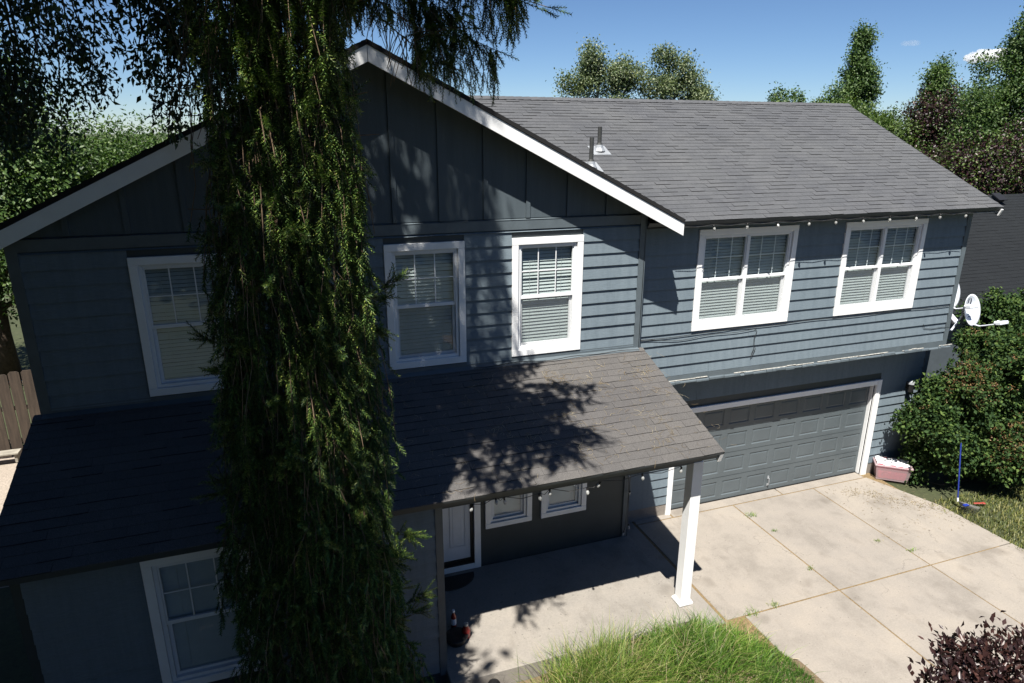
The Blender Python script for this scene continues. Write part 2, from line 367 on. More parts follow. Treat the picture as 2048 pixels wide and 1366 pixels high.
tag(slab(5.12,5.6,-2.25,.75,z=-.002,M=M_conc2,par=None,name='walkway'),kind='structure')
ps=MB(); ps.box(1.2,5.08,-2.28,0,-.1,.28); tag(obj('porch_slab',ps,M_conc2,bevel=.012),kind='structure')
mu=MB()
nx,ny=40,24
for i in range(nx+1):
    for j in range(ny+1):
        x=-3+9.1*i/nx; y=-6.5+4.2*j/ny
        z=.10+.08*sin(x*1.7+1)*sin(y*2.1)+.12*math.exp(-((x-4.2)**2+(y+3.2)**2)/1.2)
        if x>5: z-=(x-5)*.13
        mu.v.append((x,y,max(z,-.05)))
for i in range(nx):
    for j in range(ny):
        a=i*(ny+1)+j; mu.f.append((a,a+ny+1,a+ny+2,a+1)); mu.m.append(0)
tag(obj('mulch_bed',mu,M_mulch,smooth=True),kind='structure')

# ------------------------------------------------------------------ house
H=empty('house',(0,0,0),'dark slate two storey house with white window trim and attached garage','house')
def grid_holes(x0,x1,z0,z1,holes):
    X=sorted({x0,x1}|{min(max(h[i],x0),x1) for h in holes for i in (0,1)}); Z=sorted({z0,z1}|{min(max(h[i],z0),z1) for h in holes for i in (2,3)})
    for a,b in zip(X,X[1:]):
        for c,d in zip(Z,Z[1:]):
            mx,mz=(a+b)/2,(c+d)/2
            if any(h[0]<mx<h[1] and h[2]<mz<h[3] for h in holes): continue
            yield a,b,c,d
def wall(name,x0,x1,z0,z1,y,holes=(),th=.12,M=M_wall_dk):
    mb=MB()
    for a,b,c,d in grid_holes(x0,x1,z0,z1,holes):
        mb.quad((a,y,c),(b,y,c),(b,y,d),(a,y,d)); mb.quad((a,y+th,d),(b,y+th,d),(b,y+th,c),(a,y+th,c))
    for h in holes:
        a,b,c,d=h; mb.quad((a,y,c),(a,y+th,c),(b,y+th,c),(b,y,c)); mb.quad((a,y,d),(b,y,d),(b,y+th,d),(a,y+th,d))
        mb.quad((a,y,c),(a,y,d),(a,y+th,d),(a,y+th,c)); mb.quad((b,y,c),(b,y+th,c),(b,y+th,d),(b,y,d))
    return obj(name,mb,M,H)
def siding(par,x0f,x1f,z0,z1,ex,holes,y,M=M_sid,name='siding_board'):
    z=z0
    while z<z1-.01:
        h=min(ex,z1-z); x0,x1=x0f(z+h),x1f(z+h)
        iv=[(x0,x1)]
        for a,b,c,d in holes:
            if z+h>c+.005 and z<d-.005:
                nv=[]
                for p,q in iv:
                    if b<=p or a>=q: nv.append((p,q)); continue
                    if a>p: nv.append((p,a))
                    if b<q: nv.append((b,q))
                iv=nv
        for p,q in iv:
            if q-p<.03: continue
            cuts=[p,q]
            if q-p>5: cuts=[p,p+(q-p)*random.uniform(.2,.45),p+(q-p)*random.uniform(.55,.85),q]
            elif q-p>2.2: cuts=[p,p+(q-p)*random.uniform(.25,.75),q]
            for a,b in zip(cuts,cuts[1:]):
                l=b-a-(.004 if len(cuts)>2 else 0); mb=MB(); t0=.033+random.uniform(-.002,.002)
                dz=random.uniform(-.0015,.0015)
                mb.prismx([(-t0,dz),(-.007,h+dz),(-.001,h),(-.001,dz)],0,l)
                obj(name,mb,M,par,(a,y,z))
        z+=ex
K1=lambda v:(lambda z:v)
ww=1.149; wt,wb=5.761,3.944
G_open=[(x+.10,x+ww-.10,wb+.10,wt-.10) for x in (-2.149,.96,2.83)]
# gable block: second storey front wall
gw=wall('gable_wall',-3.36,5.034,3.1,5.9,0.,G_open)
GH=[(x,x+ww,wb,wt) for x in (-2.149,.96,2.83)]
siding(gw,K1(-3.26),K1(4.945),3.90,5.87,.195,GH,0.)
# board and batten gable top
ZP,SL,XP=8.053,.499,.845
def zs(x): return ZP-SL*abs(x-XP)
gt=MB(); gt.prism([(-3.36,5.9),(5.034,5.9),(5.034,zs(5.034)+.06),(XP,ZP+.06),(-3.344,zs(-3.344)+.06)],0,.1)
gp=obj('gable_top',gt,M_wall_dk,H)
bx=[-2.73+.645*k for k in range(12)]
for a,b in zip([-3.36]+bx,bx+[5.0]):
    if zs(a)<6.1 and zs(b)<6.1: continue
    mb=MB(); lo=6.05
    pl=[(a+.003,lo),(b-.003,lo)]
    for x in ([b-.003]+([XP] if a<XP<b else [])+[a+.003]):
        pl.append((x,max(zs(x)+.06,lo+.002)))
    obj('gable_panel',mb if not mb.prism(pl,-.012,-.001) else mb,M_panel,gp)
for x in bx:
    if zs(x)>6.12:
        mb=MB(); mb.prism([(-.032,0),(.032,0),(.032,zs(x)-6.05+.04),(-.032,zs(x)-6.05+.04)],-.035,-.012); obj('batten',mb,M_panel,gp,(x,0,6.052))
bd=MB(); bd.box(-3.3,4.94,-.034,-.002,5.885,6.025); obj('belly_band',bd,M_corner,gp)
fl=MB(); fl.prismx([(-.040,6.026),(-.040,6.029),(-.001,6.040),(-.001,6.026)],-3.3,4.5); obj('band_flashing',fl,M_corner,gp)
cb=MB(); cb.box(4.945,5.045,-.036,-.001,3.86,6.1); cb.box(5.035,5.06,-.036,.29,3.0,6.1); obj('corner_board',cb,M_corner,gw)
cb=MB(); cb.box(-3.38,-3.26,-.036,-.001,3.86,6.0); obj('corner_board',cb,M_corner,gw)
bf=MB(); bf.prismx([(-.11,3.825),(-.11,3.835),(-.03,3.87),(-.03,3.93),(-.026,3.93),(-.026,3.82)],-3.36,5.03); obj('wall_flashing',bf,M_corner,gw)
# side and back walls
sw=MB(); sw.quad((-3.36,8.3,0),(-3.36,0,0),(-3.36,0,6.05),(-3.36,8.3,6.05)); sw.quad((-3.36,0,0),(-3.36,-1.98,0),(-3.36,-1.98,3.0),(-3.36,0,3.6))
sw.quad((-3.36,8.3,0),(12.49,8.3,0),(12.49,8.3,5.9),(-3.36,8.3,5.9)); sw.prismx([(.295,2.983),(8.3,2.983),(8.3,5.85),(4.1,7.7),(.295,5.95)],12.44,12.49)
sw.prismx([(.76,0),(8.3,0),(8.3,2.99),(.76,2.99)],12.6,12.70); sw.quad((5.034,0,0),(5.034,.76,0),(5.034,.76,3.9),(5.034,0,3.9))
sw.quad((-3.36,.8,3.0),(12.4,.8,3.0),(12.4,8.3,3.0),(-3.36,8.3,3.0)) ; sw.prism([(-3.36,5.9),(5.03,5.9),(XP,8.0)],8.25,8.3)
obj('outer_walls',sw,M_wall_dk,H)
# wing
YW=.295; WZ0=2.983
W_win=[(6.244,8.291,3.94,5.701),(9.367,11.35,3.94,5.701)]
wwl=wall('wing_wall',5.034,12.44,WZ0+.05,5.98,YW,[(a+.1,b-.1,c+.1,d-.1) for a,b,c,d in W_win])
siding(wwl,K1(5.065),K1(12.40),3.15,5.95,.1965,W_win,YW)
cb=MB(); cb.box(12.40,12.51,YW-.036,YW-.001,WZ0+.02,5.9); cb.box(12.49,12.515,YW-.001,YW+.1,WZ0+.02,5.9); obj('corner_board',cb,M_corner,wwl)
sk=MB(); sk.box(5.065,12.40,YW-.034,YW-.001,WZ0+.03,3.145); obj('skirt_board',sk,M_corner,wwl)
# peeling lower edge
pe=MB(); x=5.07
while x<12.5:
    l=random.uniform(.05,.35); h=random.uniform(.018,.05); t=random.uniform(.0,.018)
    pe.prismx([(-.05-t,WZ0+.008+random.uniform(-.012,.006)),(-.048-t,WZ0+h),(-.034,WZ0+h+.022),(0,WZ0+h),(0,WZ0+.012)],x,x+l*.97); x+=l
obj('peeling_edge',pe,M_corner,wwl,(0,YW,0))['kind']='stuff'
pe=MB(); x=5.4
while x<12.4:
    l=random.uniform(.08,.5)
    if random.random()<.62: 
        z=WZ0+random.uniform(.05,.068); pe=MB(); pe.prismx([(-.044,z),(-.046,z+.006),(-.034,z+.018),(-.034,z)],0,l); obj('bare_wood_strip',pe,M_weath,wwl,(x,YW,0))
    x+=l
so=MB(); so.box(5.04,12.5,YW-.0,.9,WZ0-.0,WZ0+.03); obj('overhang_soffit',so,M_soff,H)
# garage front wall
YG=.76; GL,GR=6.451,11.331
gh=[(GL-.0,GR+.0,-.1,2.13)]
gwl=wall('garage_wall',5.034,12.70,.0,WZ0,YG,gh)
siding(gwl,K1(5.04),K1(12.62),.25,2.95,.195,[(GL-.11,GR+.11,-.1,2.24)],YG)
cb=MB(); cb.box(12.61,12.72,YG-.036,YG-.001,.2,WZ0-.004); obj('corner_board',cb,M_corner,gwl)
fo=MB(); fo.box(5.04,GL-.115,YG-.02,YG+.05,-.1,.245); obj('foundation',fo,M_found,gwl); fo=MB(); fo.box(GR+.145,12.71,YG-.02,YG+.05,-.1,.245); obj('foundation',fo,M_found,gwl)
tr=MB(); tr.box(GL-.11,GL,YG-.045,YG+.12,-.02,2.24); obj('door_trim',tr,M_white,gwl,bevel=.004)
tr=MB(); tr.box(GR,GR+.14,YG-.045,YG+.12,-.02,2.24); tr.box(GR-.018,GR-.001,YG+.02,YG+.14,-.0,2.13); tr.box(GR+.02,GR+.04,YG-.052,YG-.046,0,2.2); obj('door_trim',tr,M_white,gwl,bevel=.004)
tr=MB(); tr.box(GL+.002,GR-.002,YG-.044,YG+.12,2.13,2.238); obj('door_trim',tr,M_white,gwl,bevel=.004)
# garage door
gd=MB(); YD=YG+.10; sec=4; colz=8; dw_,dh=GR-GL,2.13; pw=dw_/colz; ph=dh/sec
holes=[]
for r in range(sec):
    for c in range(colz):
        holes.append((GL+c*pw+.065,GL+(c+1)*pw-.065,r*ph+.10,(r+1)*ph-.10))
for a,b,c,d in grid_holes(GL,GR,0,dh,holes+[(GL,GR,r*ph-.004,r*ph+.004) for r in range(1,sec)]):
    gd.quad((a,YD,c),(b,YD,c),(b,YD,d),(a,YD,d))
gd.quad((GL,YD+.02,0),(GR,YD+.02,0),(GR,YD+.02,dh),(GL,YD+.02,dh))
gdo=obj('garage_door',gd,M_garage,H)
pm=MB(); a,b,c,d=-pw/2+.065,pw/2-.065,-ph/2+.10,ph/2-.10
def ring(mb,r1,y1,r2_,y2):
    (a,b,c,d),(e,f,g_,h)=r1,r2_
    mb.quad((a,y1,c),(b,y1,c),(f,y2,g_),(e,y2,g_)); mb.quad((b,y1,c),(b,y1,d),(f,y2,h),(f,y2,g_))
    mb.quad((b,y1,d),(a,y1,d),(e,y2,h),(f,y2,h)); mb.quad((a,y1,d),(a,y1,c),(e,y2,g_),(e,y2,h))
s1=.016; r0=(a,b,c,d); r1=(a+s1,b-s1,c+s1,d-s1); r2x=(a+s1*1.5,b-s1*1.5,c+s1*1.5,d-s1*1.5); r3=(a+.05,b-.05,c+.05,d-.05)
ring(pm,r0,0,r1,.013); ring(pm,r1,.013,r2x,.013); ring(pm,r2x,.013,r3,.006); pm.quad((r3[0],.006,r3[2]),(r3[1],.006,r3[2]),(r3[1],.006,r3[3]),(r3[0],.006,r3[3]))
pmesh=pm.mesh('panel',M_garage)
for r in range(sec):
    for c in range(colz): link('panel',pmesh,gdo,(GL+(c+.5)*pw,YD,(r+.5)*ph))
hd=MB(); hd.tube([(0,0,.08),(0,-.04,.075),(0,-.045,0),(0,-.04,-.07),(0,0,-.075)],.011,6); hd.box(-.02,.02,-.012,0,.05,.12); hd.box(-.02,.02,-.012,0,-.11,-.06)
obj('handle',hd,M_galv,gdo,(8.89,YD,.22))
bs=MB(); bs.box(GL,GR,YD-.012,YD-.001,-.0,.02); obj('bottom_seal',bs,M_dark,gdo)
# entry wall (ground floor, under the porch roof)
E_w=[(2.381,3.196,.994,2.5),(3.363,4.201,.994,2.5)]; dr_x0,dr_x1=1.28,2.19
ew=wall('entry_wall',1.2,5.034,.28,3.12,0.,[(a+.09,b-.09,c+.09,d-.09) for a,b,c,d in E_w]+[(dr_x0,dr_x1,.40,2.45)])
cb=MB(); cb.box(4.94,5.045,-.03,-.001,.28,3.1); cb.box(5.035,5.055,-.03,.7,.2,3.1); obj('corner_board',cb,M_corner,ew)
dt=MB(); dt.box(dr_x1,dr_x1+.11,-.035,.05,.285,2.56); dt.box(dr_x0-.08,dr_x0,-.035,.05,.285,2.56); dt.box(dr_x0,dr_x1,-.034,.05,2.45,2.558); dt.box(dr_x0,dr_x1,-.032,.0,.285,.385)
obj('door_trim',dt,M_white,ew,bevel=.004)
dr=MB(); dr.box(dr_x0+.005,dr_x1-.05,.05,.09,.46,2.44); do=obj('front_door',dr,M_door,H,bevel=.003)
th=MB(); th.box(dr_x0,dr_x1,-.02,.12,.386,.41); th.box(dr_x0,dr_x1,.045,.10,.41,.455); th.box(dr_x1-.045,dr_x1-.002,.03,.07,.41,2.44); obj('threshold',th,M_dark,do)
for (x0,x1,z0,z1) in ((1.40,1.68,1.72,2.30),(1.80,2.05,1.72,2.30),(1.40,1.68,.72,1.55),(1.80,2.05,.72,1.55)):
    mb=MB(); r0=(x0,x1,z0,z1); r1=(x0+.02,x1-.02,z0+.02,z1-.02); r3=(x0+.05,x1-.05,z0+.05,z1-.05)
    ring(mb,r0,.049,r1,.062); ring(mb,r1,.062,r3,.046); mb.quad((r3[0],.046,r3[2]),(r3[1],.046,r3[2]),(r3[1],.046,r3[3]),(r3[0],.046,r3[3]))
    ring(mb,(x0-.012,x1+.012,z0-.012,z1+.012),.0485,r0,.040); obj('door_panel',mb,M_door,do)
kn=MB(); kn.lathe([(.0,.0),(.028,.0),(.028,.01),(.012,.02),(.012,.035),(.03,.05),(.028,.068),(0,.075)],seg=10); obj('knob',kn,M_brass,do,(1.36,.05,1.30),(pi/2,0,0),smooth=True)
# front room, left
YR=-1.98; L_w=[(-2.148,-1.0,1.0,2.8)]
rw=wall('front_room_wall',-3.36,1.2,.0,3.02,YR,[(a+.1,b-.1,c+.1,d-.1) for a,b,c,d in L_w])
siding(rw,K1(-3.26),K1(1.12),.25,2.95,.195,L_w,YR)
cb=MB(); cb.box(1.12,1.215,YR-.036,YR-.001,.2,2.95); cb.box(1.2,1.215,YR,-.03,.28,3.2); obj('corner_board',cb,M_corner,rw)
# windows
def window(x0,x1,z0,z1,y,tw=.1,double=False,blind=True,scr=True,mun=(3,2),grid_up=True,blind_top=1.0,name='window',lab=None):
    w,h=x1-x0,z1-z0; mb=MB(); f=.045; cx_=(x0+x1)/2
    ox=w/2-tw; a,b,c,d=-ox,ox,tw,h-tw           # opening, local origin bottom centre
    Y0,Y1=-.012,.075
    mb.box(a,a+f,Y0,Y1,c,d); mb.box(b-f,b,Y0,Y1,c,d); mb.box(a+f,b-f,Y0,Y1,c,c+f); mb.box(a+f,b-f,Y0,Y1,d-f,d)
    bays=[(a+f,b-f)] if not double else [(a+f,-.03),(.03,b-f)]
    if double: mb.box(-.03,.03,Y0-.004,Y1,c+f,d-f)
    zm=(c+d)/2
    root=obj(name,mb,M_vin,H,(cx_,y,z0),bevel=.003)
    if lab: root['label']=lab
    t=MB(); t.box(-w/2,w/2,-.046,-.001,h-tw,h); t.box(-w/2,w/2,-.046,-.001,0,tw); t.box(-w/2,-w/2+tw,-.044,-.001,tw,h-tw); t.box(w/2-tw,w/2,-.044,-.001,tw,h-tw)
    obj('trim',t,M_white,root,bevel=.004)
    for p,q in bays:
        s=.03; sm=MB()
        # upper sash (outer), lower sash (inner)
        sm.box(p,q,.0,.035,zm-.02,zm+.03); sm.box(p,p+s*.6,.0,.035,zm+.03,d-f); sm.box(q-s*.6,q,.0,.035,zm+.03,d-f); sm.box(p+s*.6,q-s*.6,.0,.035,d-f-s*.6,d-f)
        sm.box(p,p+s*1.3,.038,.065,c+f,zm-.02); sm.box(q-s*1.3,q,.038,.065,c+f,zm-.02); sm.box(p+s*1.3,q-s*1.3,.038,.065,c+f,c+f+s*1.2)
        obj('sash',sm,M_vin,root,bevel=.002)
        gl=MB(); gl.quad((p,.02,zm),(q,.02,zm),(q,.02,d-f),(p,.02,d-f)); obj('pane',gl,M_glass,root)
        gl=MB(); gl.quad((p,.05,c+f),(q,.05,c+f),(q,.05,zm),(p,.05,zm)); obj('pane',gl,M_glass,root)
        nv,nh=mun; uw=(q-p)/nv; mm=MB(); yy=(.012,.018) if not double else (.022,.028)
        for k in range(1,nv): mm.box(p+uw*k-.007,p+uw*k+.007,yy[0],yy[1],zm+.03,d-f-.018)
        for k in range(1,nh):
            zz=zm+.03+(d-f-zm-.03)*k/nh; mm.box(p+.018,q-.018,yy[0]-.001,yy[1]+.001,zz-.007,zz+.007)
        obj('muntin',mm,M_vin,root)
        if scr:
            sc=MB(); sc.quad((p+.02,.012,c+f),(q-.02,.012,c+f),(q-.02,.012,zm-.02),(p+.02,.012,zm-.02)); obj('screen',sc,M_screen,root)
        if blind:
            bl=MB(); z=c+.05+f; zt=c+(d-c)*blind_top-.02
            while z<zt:
                t0=random.uniform(-.004,.004)
                bl.quad((p-.0,.072,z+t0),(q+.0,.072,z-t0),(q+.0,.090,z+.043-t0),(p-.0,.090,z+.043+t0)); z+=.052
            bl.box(p-.0,q+.0,.072,.10,c+.005+f,c+.045+f)
            for k in (.2,.8): bl.box(p+(q-p)*k-.002,p+(q-p)*k+.002,.0695,.0715,c+.05,zt)
            o=obj('blind',bl,M_blind,root); o['kind']='stuff'
    return root
for i,x in enumerate((-2.149,.96,2.83)): window(x,x+ww,wb,wt,0.,scr=(i>0),lab=('upper window left of the spruce tree','upper window beside the spruce tree','upper window nearest the wing')[i])
window(6.244,8.291,3.94,5.701,YW,double=True,mun=(3,2),lab='double window over the left half of the garage door')
window(9.367,11.35,3.94,5.701,YW,double=True,mun=(3,2),lab='double window over the right half of the garage door')
window(-2.148,-1.0,1.0,2.8,YR,scr=False,lab='dark ground floor window left of the spruce tree')
window(2.381,3.196,.994,2.5,0.,tw=.09,scr=False,mun=(1,1),lab='small window next to the front door')
window(3.363,4.201,.994,2.5,0.,tw=.09,scr=False,mun=(1,1),lab='small window farther from the front door')

# ---- roofs with shingles. Local frame: u along eave, v up the slope, w out of it
NP=[0]
def shingle_rows(root,length,run,ex,wd,keep,mats,asobj=None,thick=(.006,.013),maxobj=0,vis=None):
    """keep(u,v)->bool ; asobj: predicate for separate objects"""
    var=[]
    for k in range(8):
        mb=MB(); t=thick[1] if k in(0,2,4) else thick[0]; t*=random.uniform(.85,1.15); w=wd-.002; l=ex+.03; sk=random.uniform(-.003,.003)
        mb.v=[(-w/2,sk,0),(w/2,-sk,0),(w/2,l,0),(-w/2,l,0),(-w/2,sk,t+.004),(w/2,-sk,t+.004),(w/2,l,.001),(-w/2,l,.001)]
        mb.f=[(4,5,6,7),(0,1,5,4),(1,2,6,5),(3,0,4,7)]; mb.m=[0,1,1,1] if k in(0,2,4) else [0,0,1,1]; var.append(mb)
    meshes=[v.mesh('shingle',mats) for v in var]
    big=MB(); cnt=0; r=0; v=0
    while v<run-.02:
        off=(r*.137)%wd+random.uniform(-.01,.01); u=-off
        while u<length:
            uc=u+wd/2
            if -wd/2<uc<length+wd/2-.01 and keep(uc,v):
                k=random.randrange(8)
                if asobj and asobj(uc,v) and uc<length-wd/2-.005 and cnt<maxobj:
                    link('shingle',meshes[k],root,(uc,v,.001)); cnt+=1
                else:
                    n=len(big.v); big.v+=[(min(max(p[0]+uc,0),length),min(p[1]+v,run),p[2]+.001) for p in var[k].v]; big.f+=[tuple(n+i for i in f) for f in var[k].f]; big.m+=var[k].m
            u+=wd
        v+=ex; r+=1
    o=obj('shingle_field',big,mats,root); o['kind']='stuff'; return cnt
def slab_roof(name,x0,x1,y0,z0,sl,run,th,M=M_soff,parent=H,flip=False):
    a=math.atan(sl); mb=MB(); mb.box(0,x1-x0,0,run,-th,0)
    return obj(name,mb,[M],parent,(x0,y0,z0) if not flip else (x1,y0,z0),(a,0,0) if not flip else (a,0,pi))
# main wing roof
sl=(7.856-5.866)/(4.099+.1); ang=math.atan(sl); run=(4.2)/cos(ang)
ZE=5.866+.03
def wingkeep(u,v,x0=1.6):
    x=x0+u; y=-.1+v*cos(ang); z=ZE+v*sin(ang)
    xv=XP+(ZP+.25-z)/SL
    return x>xv-.15 and (y>.25 or x>5.06)
wr=MB(); wr.box(3.6,11.2,.4,run,-.05,0); wr.box(3.46,11.2,0,.4,-.05,0)
wro=obj('wing_roof',wr,[M_soff],H,(1.6,-.1,ZE),(ang,0,0))
wr2=MB(); wr2.box(0.2,3.6,1.9,run,-.05,0); obj('roof_deck',wr2,M_soff,wro)
shingle_rows(wro,11.2,run+.01,.127,.27,wingkeep,[M_sh,M_she],thick=(.004,.0095))
bk=MB(); bk.box(0,11.2,0,run,-.05,0); bko=obj('wing_roof_back',bk,[M_soff],H,(12.8,8.3,ZE),(ang,0,pi))
shingle_rows(bko,11.2,run+.01,.143,.31,lambda u,v:(12.8-u)>XP+(ZP+.25-(ZE+v*sin(ang)))/SL-.15,[M_sh,M_she])
# ridge caps
rc_=MB(); x=1.9
while x<12.75:
    for s in (-1,1):
        t=.012; l=.2
        rc_.v+=[(x,4.1,ZE+run*sin(ang)+.022),(x+l,4.1,ZE+run*sin(ang)+.030),(x+l,4.1+s*.14*cos(ang),ZE+run*sin(ang)+.028-.14*sin(ang)),(x,4.1+s*.14*cos(ang),ZE+run*sin(ang)+.018-.14*sin(ang))]
        n=len(rc_.v)-4; rc_.f.append((n,n+1,n+2,n+3) if s<0 else (n+3,n+2,n+1,n)); rc_.m.append(0)
    x+=.17
o=obj('ridge_cap',rc_,M_sh,H); o['kind']='stuff'
# right rake board of the wing, eave fascia
rk=MB(); rk.box(11.16,11.195,-.0,run,-.17,-.051); obj('rake_board',rk,M_corner,wro)
rk=MB(); rk.box(11.155,11.2,-.03,.0,-.17,-.04); obj('rake_end',rk,M_white,wro)
dp=MB(); dp.box(3.46,11.15,.012,.03,-.09,-.051); obj('fascia',dp,M_soff,wro)
sf=MB(); sf.box(5.07,12.75,-.06,YW,5.80,5.815); obj('wing_soffit',sf,M_soff,H)
# gable roof: two slopes running back, local frame u along y
ga=math.atan(SL); grun=(5.468-XP)/cos(ga); ovy=-.35; glen=8.75; GTH=.12
ztop=ZP+.245
for side in (1,-1):
    xe=XP+side*(5.50-XP); ze=ztop-SL*(5.50-XP)
    rz=pi/2 if side>0 else -pi/2
    grun2=(5.50-XP)/cos(ga)
    mb=MB(); mb.box(0,glen,0.0,grun2,-.16,-.0)
    o=obj('gable_roof',mb,[M_soff],H,(xe,ovy if side>0 else ovy+glen,ze),(ga,0,rz))
    # u axis = +y (side>0) or -y
    shingle_rows(o,glen,grun2,.143,.31,lambda u,v:True,[M_sh,M_she],thick=(.008,.014))
    mb=MB(); d_=5.50-XP; pz=[(XP+side*.003,ZP-.005),(xe,ZP-.005-SL*d_),(xe,ZP+.185-SL*d_),(XP+side*.003,ZP+.185)]
    mb.prism(pz if side>0 else pz[::-1],ovy-.03,ovy-.002); rbo=obj('rake_board',mb,M_white,H,bevel=.002)
    mb=MB()
    if side>0: mb.box(-.045,0,-.01,grun2,-.047,.004)
    else: mb.box(glen,glen+.045,-.01,grun2,-.047,.004)
    obj('shingle_edge',mb,M_she,o)
# porch roof
psl=(3.85-3.044)/2.355; pa=math.atan(psl); prun=2.355/cos(pa); PX0,PX1=-3.46,5.115
pr=MB(); pr.box(0,PX1-PX0,0,prun,-.035,0); pro=obj('porch_roof',pr,[M_soff],H,(PX0,-2.355,3.052),(pa,0,0))
ncut=shingle_rows(pro,PX1-PX0,prun-.12,.143,.305,lambda u,v:True,[M_shp,M_she],asobj=lambda u,v:u+PX0>.55,thick=(.004,.008),maxobj=300)
fs=MB(); fs.box(0.02,PX1-PX0-.02,.02,.045,-.11,-.036); obj('fascia',fs,M_soff,pro)
rk=MB(); rk.box(PX1-PX0-.05,PX1-PX0-.01,.05,prun,-.16,-.036); obj('rake_board',rk,M_corner,pro)
rk=MB(); rk.box(PX1-PX0-.055,PX1-PX0-.005,.0,.05,-.17,-.036); obj('rake_end',rk,M_white,pro)
rk=MB(); rk.box(.0,.035,.0,prun,-.17,-.036); obj('rake_board',rk,M_white,pro)
tf=MB(); tf.box(0,PX1-PX0,prun-.13,prun-.04,.0,.014); obj('top_flashing',tf,M_shp,pro)
bm_=MB(); bm_.box(1.2,5.06,-1.96,-1.80,2.72,2.88); obj('porch_beam',bm_,M_soff,H)
cl=MB(); cl.quad((1.2,-1.95,2.9),(1.2,0,3.3),(5.03,0,3.3),(5.03,-1.95,2.9)); obj('porch_ceiling',cl,M_soff,H)
pp=MB(); pp.box(-.085,.085,-.085,.085,0,2.73); po=obj('porch_post',pp,M_white,H,(5.0,-1.88,.0),bevel=.004)
for (z,w) in ((.285,.12),(.31,.104)):
    mb=MB(); mb.box(-w,w,-w,w,z,z+.045); obj('post_base',mb,M_white,po,bevel=.01)

# wall lamp by the garage door, pipes, cables
def lamp():
    e=empty('wall_lamp',(12.22,YG-.03,1.95),'dark outdoor wall lamp with glass top on the garage wall','lamp')
    mb=MB(); mb.lathe([(.0,.02),(.05,.0),(.06,.16),(.075,.18)],seg=8); mb.box(-.03,.03,.0,.1,.05,.2); obj('lantern_body',mb,M_dark,e,(0,-.1,-.05))
    mb=MB(); mb.lathe([(.078,.0),(.06,.05),(.02,.08),(0,.09)],seg=8); obj('lantern_cap',mb,M_galv,e,(0,-.1,.13))
lamp()
def pipe(x,y,h,lab):
    z=ZE+(y+.1)*sl
    e=empty('vent_pipe',(x,y,z),lab,'vent pipe','roof vent pipes')
    mb=MB(); mb.lathe([(.038,-.05),(.038,h),(.030,h),(.030,h-.1)],seg=10); mb.lathe([(.06,.10),(.045,.14),(.039,.145)],seg=10); obj('pipe',mb,M_pipe,e)
    mb=MB(); mb.lathe([(.11,.0),(.075,.06),(.062,.11)],seg=12); obj('flashing_cone',mb,M_galv,e)
    mb=MB(); mb.box(-.17,.17,-.17,.17,.012,.018); obj('flashing_plate',mb,M_galv,e,rot=(ang,0,0))
pipe(5.22,2.05,.42,'farther dark vent pipe with metal flashing on the wing roof')
pipe(4.80,1.50,.50,'nearer dark vent pipe with metal flashing by the white gable rake')
def cable(name,pts,lab,r=.006):
    mb=MB(); mb.tube(pts,r,5); return tag(obj(name,mb,M_black),lab,'cable')
yc=YW-.035
xsn=[5.06,5.6,6.1,6.45,6.87,7.62,8.63,9.33,10.31,11.47,12.36]
cable('wall_cable',[(x,yc,3.88+.012*sin(x*3)+.02*(x>7)) for x in np.linspace(5.06,12.38,40)],'black cable running along the wing siding under both double windows')
cable('wall_cable',[(x,yc-.01,3.86-.045*sin((x-5.06)/2.4*pi)**2+.02*sin(x*5)) for x in np.linspace(5.06,7.6,20)],'second black cable sagging below the left double window',.005)
cable('wall_cable',[(7.6,yc,3.87),(7.64,yc-.01,3.80),(7.60,yc-.01,3.70),(7.61,yc-.01,3.55),(7.65,yc-.01,3.47),(7.60,yc-.01,3.36),(7.57,yc-.01,3.33),(7.58,yc-.01,3.40),(7.62,yc-.01,3.50)],'black cable loop dangling on the wing siding above the garage',.005)
cable('wall_cable',[(11.75,yc,3.56),(11.80,yc,3.47),(12.0,yc,3.44),(12.3,yc,3.45),(12.5,yc,3.43)],'short grey cable at the wing corner below the dishes',.005)
cable('wall_cable',[(x,-.12-.02*sin(x*4),3.865+.012*sin(x*7)) for x in np.linspace(2.2,5.0,24)],'black cable lying along the top edge of the porch roof',.006)
# string lights
def bulb_mesh():
    mb=MB(); mb.lathe([(.0,-.06),(.014,-.057),(.022,-.04),(.022,-.022),(.014,-.006),(.011,0)],seg=9,m=0); mb.lathe([(.013,0),(.014,.03),(.006,.036)],seg=7,m=1); return mb.mesh('bulb',[M_bulb,M_dark])
BM=bulb_mesh()
def string(name,pts,bulbs,lab,tilt=.35):
    e=empty(name,pts[0],lab,'string lights'); o=Vector(pts[0])
    mb=MB(); mb.tube([tuple(Vector(p)-o) for p in pts],.005,4); obj('cable',mb,M_black,e)
    for b in bulbs: link('bulb',BM,e,tuple(Vector(b)-o-Vector((0,0,.042))),(random.uniform(-tilt,tilt),random.uniform(-tilt,tilt),random.uniform(0,3)))
bx_=[6.26,6.91,7.52,8.18,8.76,9.36,9.98,10.61,11.2,11.87]
pts=[]
for a,b in zip([5.6]+bx_,bx_+[12.4]):
    for s in (0,.5): pts.append((a+(b-a)*s,-.085,5.83-(.03 if s else 0)))
string('eave_string_lights',pts,[(x,-.085,5.83) for x in bx_],'string of pale bulbs hanging along the wing roof eave',.3)
pb=[(1.53,2.9),(1.84,2.94),(1.95,2.92),(2.42,2.88),(2.56,2.92),(3.09,2.84),(3.26,2.90),(3.9,2.9),(4.5,2.90)]
pts=[]
for (a,az),(b,bz) in zip(pb,pb[1:]): pts+= [(a,-2.26,az),((a+b)/2,-2.26,(az+bz)/2-.05)]
pts.append((4.5,-2.26,2.9))
